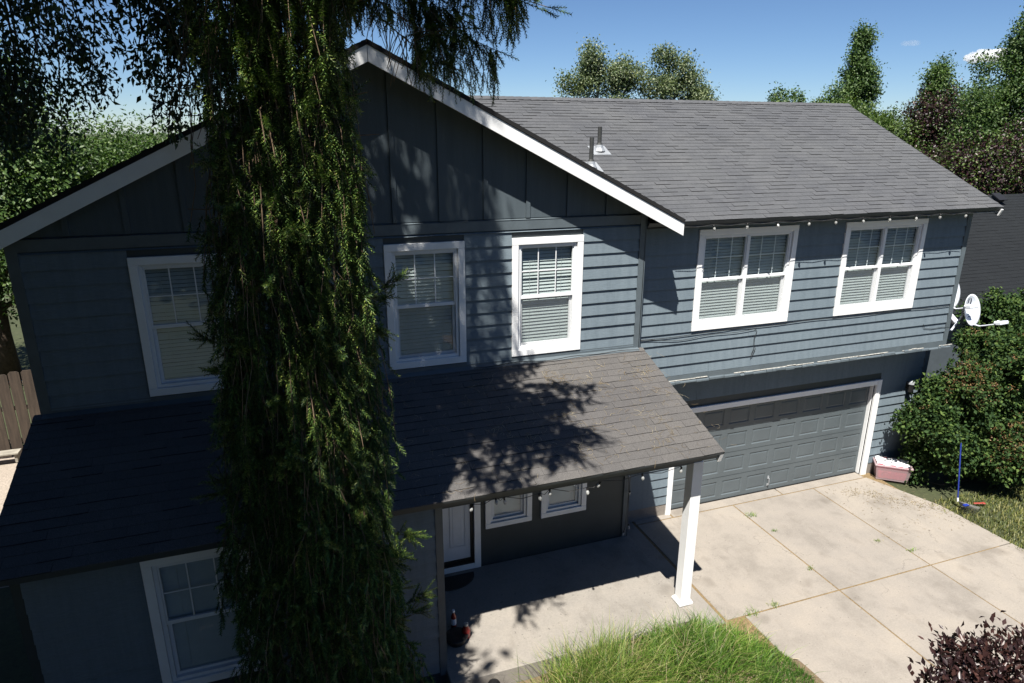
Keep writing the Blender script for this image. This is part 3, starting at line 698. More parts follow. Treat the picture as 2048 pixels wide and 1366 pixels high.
string('porch_string_lights',pts,[(x,-2.26,z) for x,z in pb],'string of pale bulbs sagging under the porch roof eave')
string('corner_string_lights',[(4.98,-.07,2.9),(5.0,-.07,2.2),(4.98,-.07,1.6),(5.01,-.07,1.2),(4.98,-.07,.5),(4.95,-.07,.35)],[(4.97,-.09,1.60),(5.01,-.10,1.26),(5.03,-.10,.58),(4.93,-.11,.47)],'dark string of bulbs hanging down the porch wall corner',.5)

# satellite dishes
def dish(loc,rz,rx,sc,lab,mark=False,arm=.6):
    e=empty('satellite_dish',loc,lab,'satellite dish','satellite dishes at the wing corner',rz)
    mb=MB(); rings=7; seg=26; a_,b_=.28*sc,.36*sc
    for s_,off in ((1,0),(-1,.012)):
        n0=len(mb.v)
        for i in range(rings+1):
            for j in range(seg):
                t=2*pi*j/seg; q=i/rings; mb.v.append((a_*q*cos(t),-.10*sc*q*q+off,b_*q*sin(t)))
        for i in range(rings):
            for j in range(seg):
                a=n0+i*seg+j; b=n0+i*seg+(j+1)%seg; f=(a,b,b+seg,a+seg); mb.f.append(f if s_>0 else f[::-1]); mb.m.append(0)
    n=len(mb.v)//2
    for j in range(seg):
        a=rings*seg+j; b=rings*seg+(j+1)%seg; mb.f.append((a,b,n+b,n+a)); mb.m.append(0)
    r=obj('reflector',mb,M_dish,e,rot=(rx,0,0),smooth=True)
    if mark:
        lm=MB(); 
        def p(u,v):
            q2=(u/a_)**2+(v/b_)**2; return (u,-.10*sc*q2-.004,v)
        # crescent with a quarter disc: the printed mark
        outer=[(.0+.07*cos(t),.17+.085*sin(t)) for t in np.linspace(-pi*.5,pi*.5,9)]; inner=[(.0+.035*cos(t),.18+.075*sin(t)) for t in np.linspace(-pi*.5,pi*.5,9)]
        for i in range(8): lm.quad(p(*outer[i]),p(*outer[i+1]),p(*inner[i+1]),p(*inner[i]))
        lm.quad(p(-.05,.10),p(-.012,.11),p(-.012,.24),p(-.05,.25)); lm.quad(p(-.012,.10),p(.06,.092),p(.06,.12),p(-.012,.125))
        lm.quad(p(-.06,-.14),p(.05,-.145),p(.05,-.132),p(-.06,-.127))
        obj('printed_mark',lm,M_logo,r)
    ar=MB(); ar.tube([(0,-.02,-.30*sc),(0,-.35*arm,-.36*sc),(0,-arm,-.30*sc)],.016,6); obj('feed_arm',ar,M_dish,e,rot=(rx,0,0))
    lb=MB(); lb.box(-.13,.13,-.06,.05,.0,.07); lb.tube([(0,0,.03),(0,.09,.05)],[.035,.045],8); lb.tube([(-.1,0,.03),(-.1,.08,.05)],[.03,.04],8); obj('receiver',lb,M_dish,e,tuple(Matrix.Rotation(rx,3,'X')@Vector((0,-arm-.02,-.32*sc))),(rx,0,0),bevel=.012)
    bk=MB(); bk.box(-.06,.06,.02,.10,-.10,.06); obj('bracket',bk,M_galv,e,rot=(rx,0,0))
    return e
dish((13.0,.30,3.74),radians(5),radians(-14),.92,'white satellite dish with dark printed mark beside the shrub',True,.62)
dish((12.78,.62,4.03),radians(5),radians(-10),.85,'plain white satellite dish half hidden behind the wing corner',False,.45)
mb=MB(); mb.tube([(12.48,.55,3.25),(12.8,.42,3.3),(12.98,.38,3.62)],.022,8); mb.tube([(12.48,.8,3.6),(12.7,.74,3.65),(12.78,.72,4.0)],.022,8); tag(obj('dish_mast',mb,M_dish),'pale bent mast pipes carrying the satellite dishes','mast')
mb=MB(); mb.box(-.05,.05,-.05,.05,-.14,.14); tag(obj('junction_box',mb,M_dish,None,(12.6,.35,3.62),(radians(-35),radians(-30),0),bevel=.01),'white junction box tilted under the hidden dish','box')

# storage tote
e=empty('storage_tote',(11.84,.42,.0),'clear pink storage tote full of red cloth with white top by garage trim','storage tote',rz=radians(-38))
mb=MB(); mb.v=[(-.30,-.18,.01),(.30,-.18,.01),(.30,.18,.01),(-.30,.18,.01),(-.35,-.22,.36),(.35,-.22,.36),(.35,.22,.36),(-.35,.22,.36)]
mb.f=[(0,3,2,1),(0,1,5,4),(1,2,6,5),(2,3,7,6),(3,0,4,7)]; mb.m=[0]*5; obj('tub',mb,M_tote,e)
mb=MB(); 
for b in ((-.37,.37,-.24,-.20),(-.37,.37,.20,.24),(-.37,-.33,-.20,.20),(.33,.37,-.20,.20)): mb.box(b[0],b[1],b[2],b[3],.34,.37)
obj('rim',mb,M_tote,e,bevel=.006)
mb=MB(); mb.v=[(-.27,-.155,.02),(.27,-.155,.02),(.27,.155,.02),(-.27,.155,.02),(-.32,-.19,.37),(.31,-.19,.365),(.31,.19,.38),(-.32,.19,.385)]
mb.f=[(0,3,2,1),(4,5,6,7),(0,1,5,4),(1,2,6,5),(2,3,7,6),(3,0,4,7)]; mb.m=[0]*6; obj('contents',mb,M_pinkcloth,e,bevel=.02)
mb=MB(); nn=14
for i in range(nn+1):
    for j in range(8): mb.v.append((-.33+.64*i/nn,-.18+.35*j/7,.40+.018*sin(i*1.1+j)+.012*sin(j*2.3+i*.4)-(.03 if j in(0,7) else 0)))
for i in range(nn):
    for j in range(7): a=i*8+j; mb.f.append((a,a+8,a+9,a+1)); mb.m.append(0)
o=obj('white_bag',mb,M_white,e,smooth=True); s_=o.modifiers.new('s','SOLIDIFY'); s_.thickness=.02

# leaf rake leaning in the shrub
e=empty('leaf_rake',(12.2,-.95,.02),'leaf rake with blue handle leaning into the shrub','rake')
mb=MB(); mb.tube([(0.0,.06,.06),(-.05,.22,1.30)],.013,7); obj('handle',mb,M_blue,e)
mb=MB(); mb.tube([(0.0,.055,.05),(-.003,.07,.13)],.017,7); obj('ferrule',mb,M_white,e)
mb=MB()
for k in range(-11,12):
    a=k*.06; mb.tube([(0,.05,.06),(.20*sin(a),.05-.20*cos(a),.05),(.40*sin(a),.05-.36*cos(a),.035),(.41*sin(a),.05-.375*cos(a),0)],.003,4)
mb.tube([(.20*sin(a),.05-.20*cos(a),.055) for a in np.linspace(-.66,.66,9)],.006,4)
obj('tines',mb,M_dark,e)
mb=MB(); mb.box(-.06,.05,-.03,.03,0,.02); obj('tag',mb,M_blue,e,(0,-.12,.055))
mb=MB(); mb.box(-.09,.09,-.02,.02,0,.03); mb.box(.09,.15,-.035,.035,0,.03); tag(obj('garden_tool',mb,M_red,None,(12.62,-1.02,.0),(0,0,-.3),bevel=.012),'small red plastic garden tool lying behind the rake head','garden tool')
# black dome made up for a dark, shadow-like shape on the lawn
mb=MB(); mb.lathe([(.62,0),(.60,.12),(.48,.26),(.25,.34),(0,.36)],seg=24); o=obj('black_stand_in',mb,M_dark,None,(13.0,-2.35,-.06),smooth=True); o.scale=(1.0,.8,1); tag(o,'low black dome made up for a shadow-like shape on the lawn at right edge','stand-in')
mb=MB(); mb.lathe([(.0,0),(.11,0),(.13,.2),(.12,.21),(.0,.2)],seg=16); tag(obj('blue_pail',mb,M_blue,None,(14.6,-.62,-.05),smooth=True),'small blue pail half hidden right of the shrub','pail')

# porch things
mb=MB(); n=24; 
poly=[(.42*cos(t),-.34*sin(t)) for t in np.linspace(0,pi,n)]
mb.v=[(x,y,0) for x,y in poly]+[(x,y,.015) for x,y in poly]; mb.f=[tuple(range(n,2*n))[::-1]]+[(i,(i+1)%n,n+(i+1)%n,n+i) for i in range(n)]; mb.m=[0]*(n+1)
tag(obj('doormat',mb,M_mat,None,(1.72,-.12,.282)),'dark half round doormat before the front door','doormat')
e=empty('red_bottle',(1.50,-1.28,.30),'red bottle with white cap and label in the pot by porch','bottle','red bottles on the porch')
mb=MB(); mb.lathe([(0,0),(.04,0),(.04,.19),(.018,.24),(.016,.27)],seg=12); obj('body',mb,M_redgl,e,smooth=True)
mb=MB(); mb.lathe([(.0405,.06),(.0405,.16)],seg=12); obj('paper_label',mb,M_dish,e,smooth=True)
mb=MB(); mb.lathe([(.02,.262),(.02,.30),(0,.302)],seg=10); obj('cap',mb,M_white,e)
e=empty('red_bottle',(1.62,-1.52,.30),'squat red bottle with grey collar in front of the white capped one','bottle','red bottles on the porch')
mb=MB(); mb.lathe([(0,0),(.06,0),(.065,.12),(.03,.18),(.025,.22)],seg=12); obj('body',mb,M_redgl,e,smooth=True)
mb=MB(); mb.lathe([(.032,.19),(.033,.225),(0,.23)],seg=10); obj('cap',mb,M_galv,e)
mb=MB(); mb.lathe([(0,0),(.07,0),(.085,.14),(.07,.16),(.02,.17),(0,.17)],seg=12); tag(obj('plant_pot',mb,M_dark,None,(1.75,-2.42,.1),smooth=True),'small black pot at the front edge of the porch slab','pot')
mb=MB(); mb.lathe([(0,0),(.13,0),(.17,.1),(.16,.11),(.0,.08)],seg=14); tag(obj('plant_saucer',mb,M_dark,None,(1.47,-1.55,.283),smooth=True),'dark bowl on the porch slab under the bottles','bowl')

# fence at left back
e=empty('fence',(-6.5,7.9,0),'weathered brown board fence at left behind the house','fence')
x=-3.0; k=0
while x<4.6:
    w=random.uniform(.215,.24); h=2.02+random.uniform(-.03,.03); mb=MB()
    mb.prism([(0,-.02),(w,-.02),(w,h-.04),(w-.04,h),(.04,h),(0,h-.04)],0,.022)
    obj('picket',mb,M_fence,e,(x,random.uniform(-.01,.01),0),(0,random.uniform(-.008,.008),0)); x+=w+.03
for z in (.35,1.15,1.75):
    mb=MB(); mb.box(-3,4.6,.035,.075,z-.045,z+.045); obj('rail',mb,M_fencep,e)
mb=MB(); mb.box(-.9,.0,-.35,-.1,.22,.25); mb.box(-.85,-.8,-.3,-.12,0,.22); mb.box(-.1,-.05,-.3,-.12,0,.22); tag(obj('plank_bench',mb,M_fencep,None,(-6.4,7.8,0)),'low grey plank bench before the brown fence','bench')
# litter on porch roof: curly needles and twigs
def litter(name,parent,fn,n,L,r,lab=None,seed=3,M=M_litter,loc=(0,0,0),curl=1.6):
    rg=np.random.default_rng(seed); V=[];F=[]; k=0
    for i in range(n):
        u,v,z=fn(rg); a=rg.uniform(0,2*pi); l=rg.uniform(.4,1.3)*L; da=rg.normal()*curl; seg=4; p=np.array([u,v]); rr=r*rg.uniform(.6,1.3)
        for s in range(seg+1):
            d=np.array([cos(a),sin(a)]); q=np.array([-d[1],d[0]]); zz=z+rr+.006*sin(s*1.5+i)+.004
            V+= [(p[0]+q[0]*rr,p[1]+q[1]*rr,zz),(p[0]-q[0]*rr,p[1]-q[1]*rr,zz),(p[0],p[1],zz+rr*1.2)]
            if s<seg:
                b=k+s*3
                for x_,y_ in ((0,1),(1,2),(2,0)): F+= [(b+x_,b+y_,b+3+y_),(b+x_,b+3+y_,b+3+x_)]
            p=p+d*l/seg; a+=da/seg
        k+=3*(seg+1)
    o=link(name,tri_mesh(name,V,F,M),parent,loc); o['kind']='stuff'
    if lab: o['label']=lab; o['category']='litter'
    return o
clus=[(random.uniform(5.3,8.6),random.uniform(.1,2.0)) for _ in range(26)]
def rooff(rg):
    if rg.random()<.5:
        c=clus[rg.integers(len(clus))]; u,v=c[0]+rg.normal()*.10,c[1]+rg.normal()*.07
    else: u,v=rg.uniform(4.3,8.75),rg.uniform(.02,2.3)
    return min(max(u,.1),8.8),min(max(v,.03),2.3),.010
lo=litter('roof_needle_litter',None,rooff,620,.12,.0017,'pale dry twigs and needles scattered over the porch roof',seed=5,loc=(PX0,-2.355,3.052)); lo.rotation_euler=(pa,0,0)
def drf(rg):
    if rg.random()<.65:
        s=rg.random(); c=np.array([10.5,.40])*(1-s)+np.array([11.75,-.95])*s; return c[0]+rg.normal()*.16,c[1]+rg.normal()*.10-.1*(1-s),.0
    return rg.uniform(9.8,11.9),rg.uniform(-1.6,.5),.0
litter('driveway_leaf_litter',None,drf,520,.05,.0026,'tan leaf litter on the driveway corner by the tote',seed=8,curl=2)
def mulf(rg):
    x=rg.uniform(1.2,6.0); y=rg.uniform(-4.6,-2.35); z=.10+.08*sin(x*1.7+1)*sin(y*2.1)+.12*math.exp(-((x-4.2)**2+(y+3.2)**2)/1.2)-(max(0,x-5)*.13); return x,y,z
litter('bed_straw_litter',None,mulf,1500,.10,.004,'tan straw and bark litter on the front planting bed',seed=9)

# ------------------------------------------------------------------ grass
def blades(name,parent,pos,L,Wd,lean,M,seed,lab=None,cat=None):
    rg=np.random.default_rng(seed); n=len(pos); a=rg.uniform(0,2*pi,n); d=np.stack([np.cos(a),np.sin(a),0*a],1)
    if callable(lean): ld=lean(pos,rg)
    else: ld=d*lean*rg.uniform(.2,1.4,(n,1))
    l=(L*(.35+.95*rg.random(n)**1.3))[:,None]; s=np.stack([-d[:,1],d[:,0],0*a],1)*Wd*.5
    upv=np.array([0,0,1.])
    p0=pos; p1=pos+unit(upv+ld*.5)*l*.5; p2=p1+unit(upv*.8+ld*1.6)*l*.5
    V=np.stack([p0-s,p0+s,p1+s*.8,p1-s*.8,p2],1).reshape(-1,3); i=np.arange(n)[:,None]*5
    F=np.concatenate([i+np.array([[0,1,2]]),i+np.array([[0,2,3]]),i+np.array([[3,2,4]])],1).reshape(-1,3)
    o=link(name,tri_mesh(name,V,F,M),parent); o['kind']='stuff'
    if lab: o['label']=lab; o['category']=cat
    return o
def mz(x,y): return np.maximum(.10+.08*np.sin(x*1.7+1)*np.sin(y*2.1)+.12*np.exp(-((x-4.2)**2+(y+3.2)**2)/1.2)-np.maximum(0,x-5)*.13,-.05)
def gp_(cx_,cy_,sx_,sy_,n,seed):
    rg=np.random.default_rng(seed); x=cx_+rg.normal(size=n)*sx_; y=cy_+rg.normal(size=n)*sy_; y=np.minimum(y,-2.33+.0*y)-np.where(y>-2.33,rg.random(n)*.25,0)
    return np.stack([x,y,mz(x,y)-.01],1)
def clump(lab,cs,n,L,Wd,M,seed,lean=.8):
    e=empty('ornamental_grass',(cs[0][0],cs[0][1],.1),lab,'grass clump')
    P=np.concatenate([gp_(*c,n//len(cs),seed+i) for i,c in enumerate(cs)])
    c0=np.array([cs[0][0],cs[0][1],0]); 
    def lf(pos,rg):
        o=pos-c0; o[:,2]=0; return o*.9+rg.normal(size=pos.shape)*.62*np.array([1,1,0])+.35*np.stack([np.sin(pos[:,1]*9+pos[:,0]*5),np.cos(pos[:,0]*8-pos[:,1]*4),0*pos[:,0]],1)
    o=blades('blades',e,P,L,Wd,lf,M,seed); o.location=(-e.location.x,-e.location.y,-e.location.z); return e
clump('yellowing tall grass clump at the left of the front bed',[(3.0,-2.75,.30,.22),(3.3,-3.0,.40,.3)],4300,.58,.008,M_grassy,21)
clump('bright green grass clump in front of the porch post',[(4.68,-2.72,.34,.20),(4.5,-3.1,.42,.33)],4400,.38,.010,M_grass,31)
clump('green grass fringe between bed and lawn at the driveway edge',[(5.40,-2.65,.15,.25),(5.2,-3.2,.28,.3)],1200,.30,.008,M_grass,41)
clump('low dry ground cover patch at the bottom of the bed',[(4.1,-3.55,.5,.25)],2400,.16,.012,M_grassy,51)
rg=np.random.default_rng(4); n=16000; x=rg.uniform(4.9,6.05,n); y=rg.uniform(-4.6,-2.5,n); k=(x<5.96)&(x>4.9+.5*(y+4.6)*.5); P=np.stack([x,y,mz(x,y)],1)[k]
blades('lawn_patch',None,P,.085,.006,.5,M_lawn,5,'short mown green lawn at the driveway edge','lawn')
n=30000; x=rg.uniform(11.4,17,n); y=rg.uniform(-6.5,-.6,n); k=(x>11.35+np.clip(-y*.22,0,.75)+.12*np.sin(y*3))
blades('dry_lawn',None,np.stack([x,y,0*x-.06],1)[k],.10,.016,.8,M_drylawn,6,'dry yellowish lawn right of the driveway','lawn')
rg=np.random.default_rng(91)
for cl,c0,n_ in ((None,(3.1,-2.85),260),(None,(4.6,-2.9),160)):
    P_=np.stack([c0[0]+rg.normal(size=n_)*.38,np.minimum(c0[1]+rg.normal(size=n_)*.3,-2.36),0*np.ones(n_)],1); P_[:,2]=mz(P_[:,0],P_[:,1])
    e_=[o for o in C.objects if o.name.startswith('ornamental_grass') and abs(o.location.x-(3.0 if n_==260 else 4.68))<.05][0]
    q=blades('dry_stalks',e_,P_,.5,.006,1.6,M_litter,92+n_); q.location=(-e_.location.x,-e_.location.y,-e_.location.z)
def weed(x,y,s,lab,i):
    e=empty('joint_weed',(x,y,0),lab,'weed','weeds in the driveway joints'); rg=np.random.default_rng(60+i); n=60
    P=np.stack([rg.normal(size=n)*.05*s,rg.normal(size=n)*.03*s,0*np.ones(n)-.01],1); blades('blades',e,P,.075*s,.007,1.0,M_grassy if i%2 else M_grass,70+i)
for i,(x,y,s,l) in enumerate([(7.92,.14,1.3,'tuft of weed in the driveway joint nearest the garage door'),(9.6,-1.35,.7,'small weed in the right driveway joint'),(9.93,-1.78,.9,'sprawling weed just behind the right joint crossing'),(6.55,-2.15,1.0,'weed in the cross joint at the left'),(8.0,-.45,.7,'small weed midway along the left joint'),(7.8,-1.6,.8,'thin weed near the left joint crossing'),(6.1,-2.2,1.5,'green weed tuft where the cross joint meets the bed')]): weed(x,y,s,l,i)

# ------------------------------------------------------------------ the big spruce
def twig_template(nn=72,L=.20,rg=R):
    V=[];F=[];m=[]
    # stem: 3-sided
    for z,r in ((0,.004),(L,.002)):
        for j in range(3): V.append((r*.6*cos(j*2.1),r*.6*sin(j*2.1),z))
    for j in range(3):
        a,b=j,(j+1)%3; F+=[(a,b,b+3),(a,b+3,a+3)]; m+=[1,1]
    for i in range(nn):
        z=L*(i+.3)/nn; a=i*2.4; l=.043*rg.uniform(.85,1.15)*(1.0 if z<L*.7 else .75); t=radians(60)
        d=np.array([cos(a)*sin(t),sin(a)*sin(t),cos(t)]); s=np.array([-sin(a),cos(a),0])*.0062; p=np.array([0,0,z])
        k=len(V); V+= [p-s,p+s,p+d*l]; F.append((k,k+1,k+2)); m.append(0)
    return np.array([tuple(q) for q in V]),np.array(F),np.array(m)
def place(T,P,D,S,rg):
    V,F,m=T; n=len(P); D=unit(D); ref=rg.normal(size=(n,3)); X=unit(np.cross(D,ref)); Y=np.cross(D,X)
    W_=(V[None,:,0:1]*X[:,None]+V[None,:,1:2]*Y[:,None])*np.sqrt(S)[:,None,None]+V[None,:,2:3]*D[:,None]*S[:,None,None]+P[:,None]
    FF=(F[None]+np.arange(n)[:,None,None]*len(V)).reshape(-1,3)
    return W_.reshape(-1,3),FF,np.tile(m,n)
rgS=np.random.default_rng(77)
SX,SY=-.33,-3.2
sp=empty('spruce_tree',(SX,SY,0),'tall weeping spruce tree with drooping boughs standing before the house','tree')
mb=MB(); mb.tube([(0,0,0),(.02,0,3),(0,.02,7),(0,0,11),(0,0,18)],[.24,.19,.14,.09,.05],10); obj('trunk',mb,M_bark,sp,smooth=True)
P=[];D=[];Sx=[]; br=MB()
def strand(pts,rr,step=.05,spread=.55,outv=None,sc=1.,down=.85):
    pts=np.array(pts); seg=np.linalg.norm(np.diff(pts,axis=0),axis=1); tot=seg.sum(); cs=np.concatenate([[0],np.cumsum(seg)])
    s=.0 if outv is None else tot*outv
    while s<tot:
        i=min(np.searchsorted(cs,s,side='right')-1,len(seg)-1); q=pts[i]+(pts[i+1]-pts[i])*(s-cs[i])/seg[i]; t=(pts[i+1]-pts[i])/seg[i]
        side=rgS.normal(size=3)*spread; d=t*.55+side+np.array([0,0,-down])*.6
        P.append(q+rgS.normal(size=3)*.02); D.append(d); Sx.append(rgS.uniform(.5,1.15)*sc); s+=1.3*step*rgS.uniform(.6,1.5)
    P.append(pts[-1]); D.append(pts[-1]-pts[-2]); Sx.append(1.0*sc)
    br.tube([tuple(p) for p in pts],list(np.linspace(rr,.003,len(pts))),4,cap=False)
def rad(z,th):
    base=.84-.040*z if z<8.5 else max(.12,.50+.25*(min(z,10)-8.5)-.075*max(0,z-13))
    return base*(1+.13*sin(3*th+z*1.3)+.10*sin(5*th-z*2.1))
for k in range(1350):
    z=rgS.uniform(.9,9.0) if k<900 else rgS.uniform(9,17); th=rgS.uniform(0,2*pi)
    if rgS.random()<.35: th=rgS.uniform(-2.6,-.3)     # more boughs on the open, camera side
    r=rad(z,th)*(rgS.uniform(.78,1.03) if k%4 else rgS.uniform(.35,.7)); c,s=cos(th),sin(th); z0=z+.25; Ld=rgS.uniform(.5,1.2)
    pts=[(.1*c,.1*s,z0),(r*.6*c,r*.6*s,z0+.05),(r*.93*c,r*.93*s,z0-.12),(r*c,r*s,z0-.4),(r*1.02*c+rgS.normal()*.04,r*1.02*s+rgS.normal()*.04,z0-.4-Ld*.5),(r*1.05*c+rgS.normal()*.08,r*1.05*s+rgS.normal()*.08,z0-.4-Ld)]
    strand(pts,.005,step=.085 if z<9 else .11,spread=.34,outv=.28,sc=1.0)
def bough(tip,z0,sag=.35,hang=(.25,.6),n=14,start=.35,sc=1.,dense=.05):
    tip=np.array(tip)-np.array([SX,SY,0]); a=np.array([0,0,z0]); pts=[]
    for s in np.linspace(0,1,8):
        p=a+(tip-a)*s; p[2]=z0+(tip[2]-z0)*s-sag*sin(pi*s*.95)*.6; pts.append(p)
    pts[-1]=pts[-1]+np.array([0,0,.06])
    strand(pts,.010,step=dense*.6,spread=.45,outv=start,sc=sc,down=.5)
    for k in range(n):
        s=start+(1-start)*rgS.random()**.8; i=min(int(s*7),6); q=pts[i]+(pts[i+1]-pts[i])*(s*7-i); L_=rgS.uniform(*hang)*(1.15-s*.75)
        dv=rgS.normal(size=3)*.10
        strand([q,q+dv*.5+np.array([0,0,-L_*.4]),q+dv+np.array([0,0,-L_])],.004,step=dense*.8,spread=.22,sc=sc*.9)
sprig_l=[]
# upper right boughs seen against the sky
bough((2.05,-3.25,8.22),9.3,.1,(.15,.35),26,.35)
bough((1.58,-3.2,7.86),9.1,.1,(.3,.7),40,.25)
bough((1.3,-3.1,8.1),9.3,.1,(.3,.7),40,.25)
bough((1.75,-3.3,8.3),9.5,.1,(.25,.5),36,.3)
bough((1.15,-3.05,7.75),8.9,.1,(.25,.55),40,.3)
bough((1.0,-3.4,7.95),8.9,.1,(.25,.5),36,.3)
bough((1.75,-3.0,8.5),9.6,.1,(.3,.6),16,.3)
# high boughs whose shade falls on the porch roof and slab
for tip,z0 in (((1.85,-4.05,8.75),9.9),((1.5,-4.6,9.2),10.4),((1.7,-4.4,9.3),10.6),((1.0,-4.7,9.2),10.4),((.7,-4.1,9.3),10.3),((1.3,-3.6,9.2),10.2),((1.9,-3.8,9.5),10.8),((1.2,-5.0,9.6),11),((.8,-3.5,9.8),10.8),((1.45,-4.3,8.95),10.2),((1.1,-4.2,8.9),9.8),((1.6,-3.7,9.1),10.2),((.75,-4.6,9.0),10.2),((.1,-5.3,8.8),10.2),((.55,-5.2,8.9),10.2),((2.1,-3.5,9.6),10.8),((1.2,-3.9,9.6),10.6),((.9,-2.6,9.4),10.4),((1.3,-2.9,10.0),11.0)):
    bough(tip,z0,.25,(.25,.55),38,.2,1.3,.055)
# small sprigs reaching past the column
def sprig(tip,b,n=5):
    n=n+3; t_=np.array(tip)-np.array([SX,SY,0]); u_=unit(np.array(tip)-np.array(b))
    for k in range(6):
        P.append(t_-u_*.03*k+rgS.normal(size=3)*.01); D.append(u_+rgS.normal(size=3)*.75+np.array([0,0,.25])); Sx.append(rgS.uniform(.75,1.1))
    tip=np.array(tip)-np.array([SX,SY,0]); b=np.array(b)-np.array([SX,SY,0]); strand([b,(b+tip)/2+np.array([0,0,-.05]),tip],.006,step=.07,spread=.3,outv=.45,down=.0,sc=.8)
    for k in range(n):
        q=b+(tip-b)*rgS.uniform(.6,1); d=(tip-b)*.25+rgS.normal(size=3)*.09; P.append(q); D.append(d); Sx.append(rgS.uniform(.5,.8))
for k in range(70):    # stubby side shoots
    z=rgS.uniform(1.3,8.2); th=rgS.choice([rgS.uniform(-1.0,.5),rgS.uniform(2.6,4.2),rgS.uniform(-2.4,-.8)]); r=rad(z,th); a=np.array([SX+r*.7*cos(th),SY+r*.7*sin(th),z]); q=np.array([SX+(r+rgS.uniform(.02,.16))*cos(th),SY+(r+rgS.uniform(.02,.16))*sin(th),z-rgS.uniform(-.1,.2)]); sprig_l.append((q,a))
for k in range(260):    # leafy plumes on the outside
    z=rgS.uniform(1.2,9.2); th=rgS.uniform(-2.9,-.1) if rgS.random()<.75 else rgS.uniform(0,2*pi); r=rad(z,th)*rgS.uniform(.95,1.12); c,s=cos(th),sin(th); Ld=rgS.uniform(.25,.6); w=rgS.normal()*.12
    pts=[(r*.55*c,r*.55*s,z+.18),(r*.9*c,r*.9*s,z+.10),(r*1.02*c-w*s*.4,r*1.02*s+w*c*.4,z-.1),(r*1.07*c-w*s,r*1.07*s+w*c,z-.1-Ld)]
    strand(pts,.005,step=.032,spread=.36,outv=.2,sc=.95,down=.8)
for q_,a_ in sprig_l: sprig(tuple(q_),tuple(a_),1)
sprig((.60,-3.2,5.95),(.1,-3.2,5.75)); sprig((.50,-3.2,7.22),(.15,-3.2,7.3),7); sprig((.72,-3.2,2.50),(.3,-3.2,2.45)); sprig((.62,-3.3,3.3),(.2,-3.2,3.5),10); sprig((.45,-3.2,1.75),(.1,-3.2,1.9),8); sprig((.42,-3.3,5.5),(.1,-3.2,5.7),6)
PA=np.array(P)+np.array([SX,SY,0]); kill=(PA[:,0]>.30)&(PA[:,0]<.82)&(PA[:,2]>6.2)&(PA[:,2]<8.15)
kill|=(PA[:,0]<-.86)&(PA[:,2]>6.6)&(PA[:,2]<8.4)
kill|=(PA[:,0]>.8)&(PA[:,2]<7.72)&(PA[:,2]>6.5)&(rgS.random(len(PA))<.7)
P=[p for p,k in zip(P,kill) if not k]; D=[p for p,k in zip(D,kill) if not k]; Sx=[p for p,k in zip(Sx,kill) if not k]
T=twig_template(36,.19); V,F,mm=place(T,np.array(P),np.array(D),np.array(Sx),rgS)
open('/tmp/tw.txt','w').write('%d %d'%(len(P),len(F)))
o=link('crown',tri_mesh('crown',V,F,[M_spruce,M_twig],mm),sp); o['kind']='stuff'
obj('boughs',br,M_deadtwig,sp)['kind']='stuff'

# ------------------------------------------------------------------ big broadleaf tree, front left: hanging sprays over the roof
bt=empty('broadleaf_tree',(-7.2,-4.0,-.05),'large dark broadleaf tree at left with leafy sprays hanging into the top corner','tree')
blobs=[(-5.2,-4.2,12.2,2.6,2.6,2.4),(-3.6,-3.4,13.5,2.2,2.2,2.0),(-6.5,-5.5,11.5,2.4,2.4,2.4),(-3.3,-5.0,11.2,1.7,1.7,1.5),(-5.4,-2.2,11.3,2.0,1.9,2.0),(-2.6,-2.6,10.6,1.4,1.4,.9),(-7.6,-3.0,10.0,2.2,2.4,2.8),(-5.5,-5.8,8.5,1.6,1.6,2.2),(-4.6,-3.6,9.6,1.2,1.2,1.0),(-5.6,-2.2,8.0,1.1,1.1,2.0),(-4.7,-6.4,10.2,1.6,1.6,1.6),(-2.2,-4.3,13.0,1.3,1.3,1.3),(-5.8,-3.9,6.0,1.1,1.2,1.9),(-4.2,-7.6,12.5,2.2,2.2,2.2),(-2.0,-3.4,12.0,1.5,1.5,1.2),(-7.5,-7,10,2.2,2.2,2.6),(-6.0,-1.0,10.5,1.7,1.7,1.6),(-7.5,-10,8.5,3,3,3.5),(-4.6,-11.5,10.5,2.4,2.4,2.4),(-10,-6,7,3,3,4),(-9,-2,8,2.6,2.6,3.5),(-5.0,-8.5,6.2,1.5,1.7,2.4),(-8,-7,4.5,2.2,2.6,2.5),(-4.6,-5.6,6.8,.9,.9,1.2),(-4.5,-7.4,12.6,.9,1.1,1.5),(-2.9,-8.3,12.4,.45,.5,.5),(-3.6,-8.0,11.6,.7,.8,1.1),(-2.4,-6.2,10.2,.4,.4,.4),(-4.2,-9.4,9.2,1.6,1.5,1.8)]  # real crown widened with unseen blobs added to darken wall and spruce
o1,c1=crown('crown',bt,blobs,10500,15,.27,.22,.16,M_leafd,.2,.3,101)
# sprays in view
rg=np.random.default_rng(15); Ps=[];Ds=[]; tb=MB()
sprays=[]
def spr(x,y,z,L,spread,n): sprays.append((x,y,z,L,spread,n))
for k in range(15): spr(rg.uniform(-3.3,-1.9),rg.uniform(-1.7,.3),rg.uniform(8.0,9.4),rg.uniform(.5,1.1),.15,210)
for k in range(13): spr(rg.uniform(-1.30,-.80),rg.uniform(-1.9,-1.2),rg.uniform(8.2,9.0),rg.uniform(.6,1.05),.12,180)
for k in range(10): spr(rg.uniform(-2.5,-1.5),rg.uniform(-1.9,-.8),rg.uniform(8.7,9.3),rg.uniform(.4,.85),.13,140)
spr(-1.30,-1.5,8.5,.85,.09,90); spr(-1.05,-1.5,8.4,1.05,.08,90); spr(-1.42,-1.45,8.2,.42,.06,30); spr(-1.0,-1.6,8.2,1.0,.10,90); spr(-.98,-1.5,8.0,.85,.07,70)
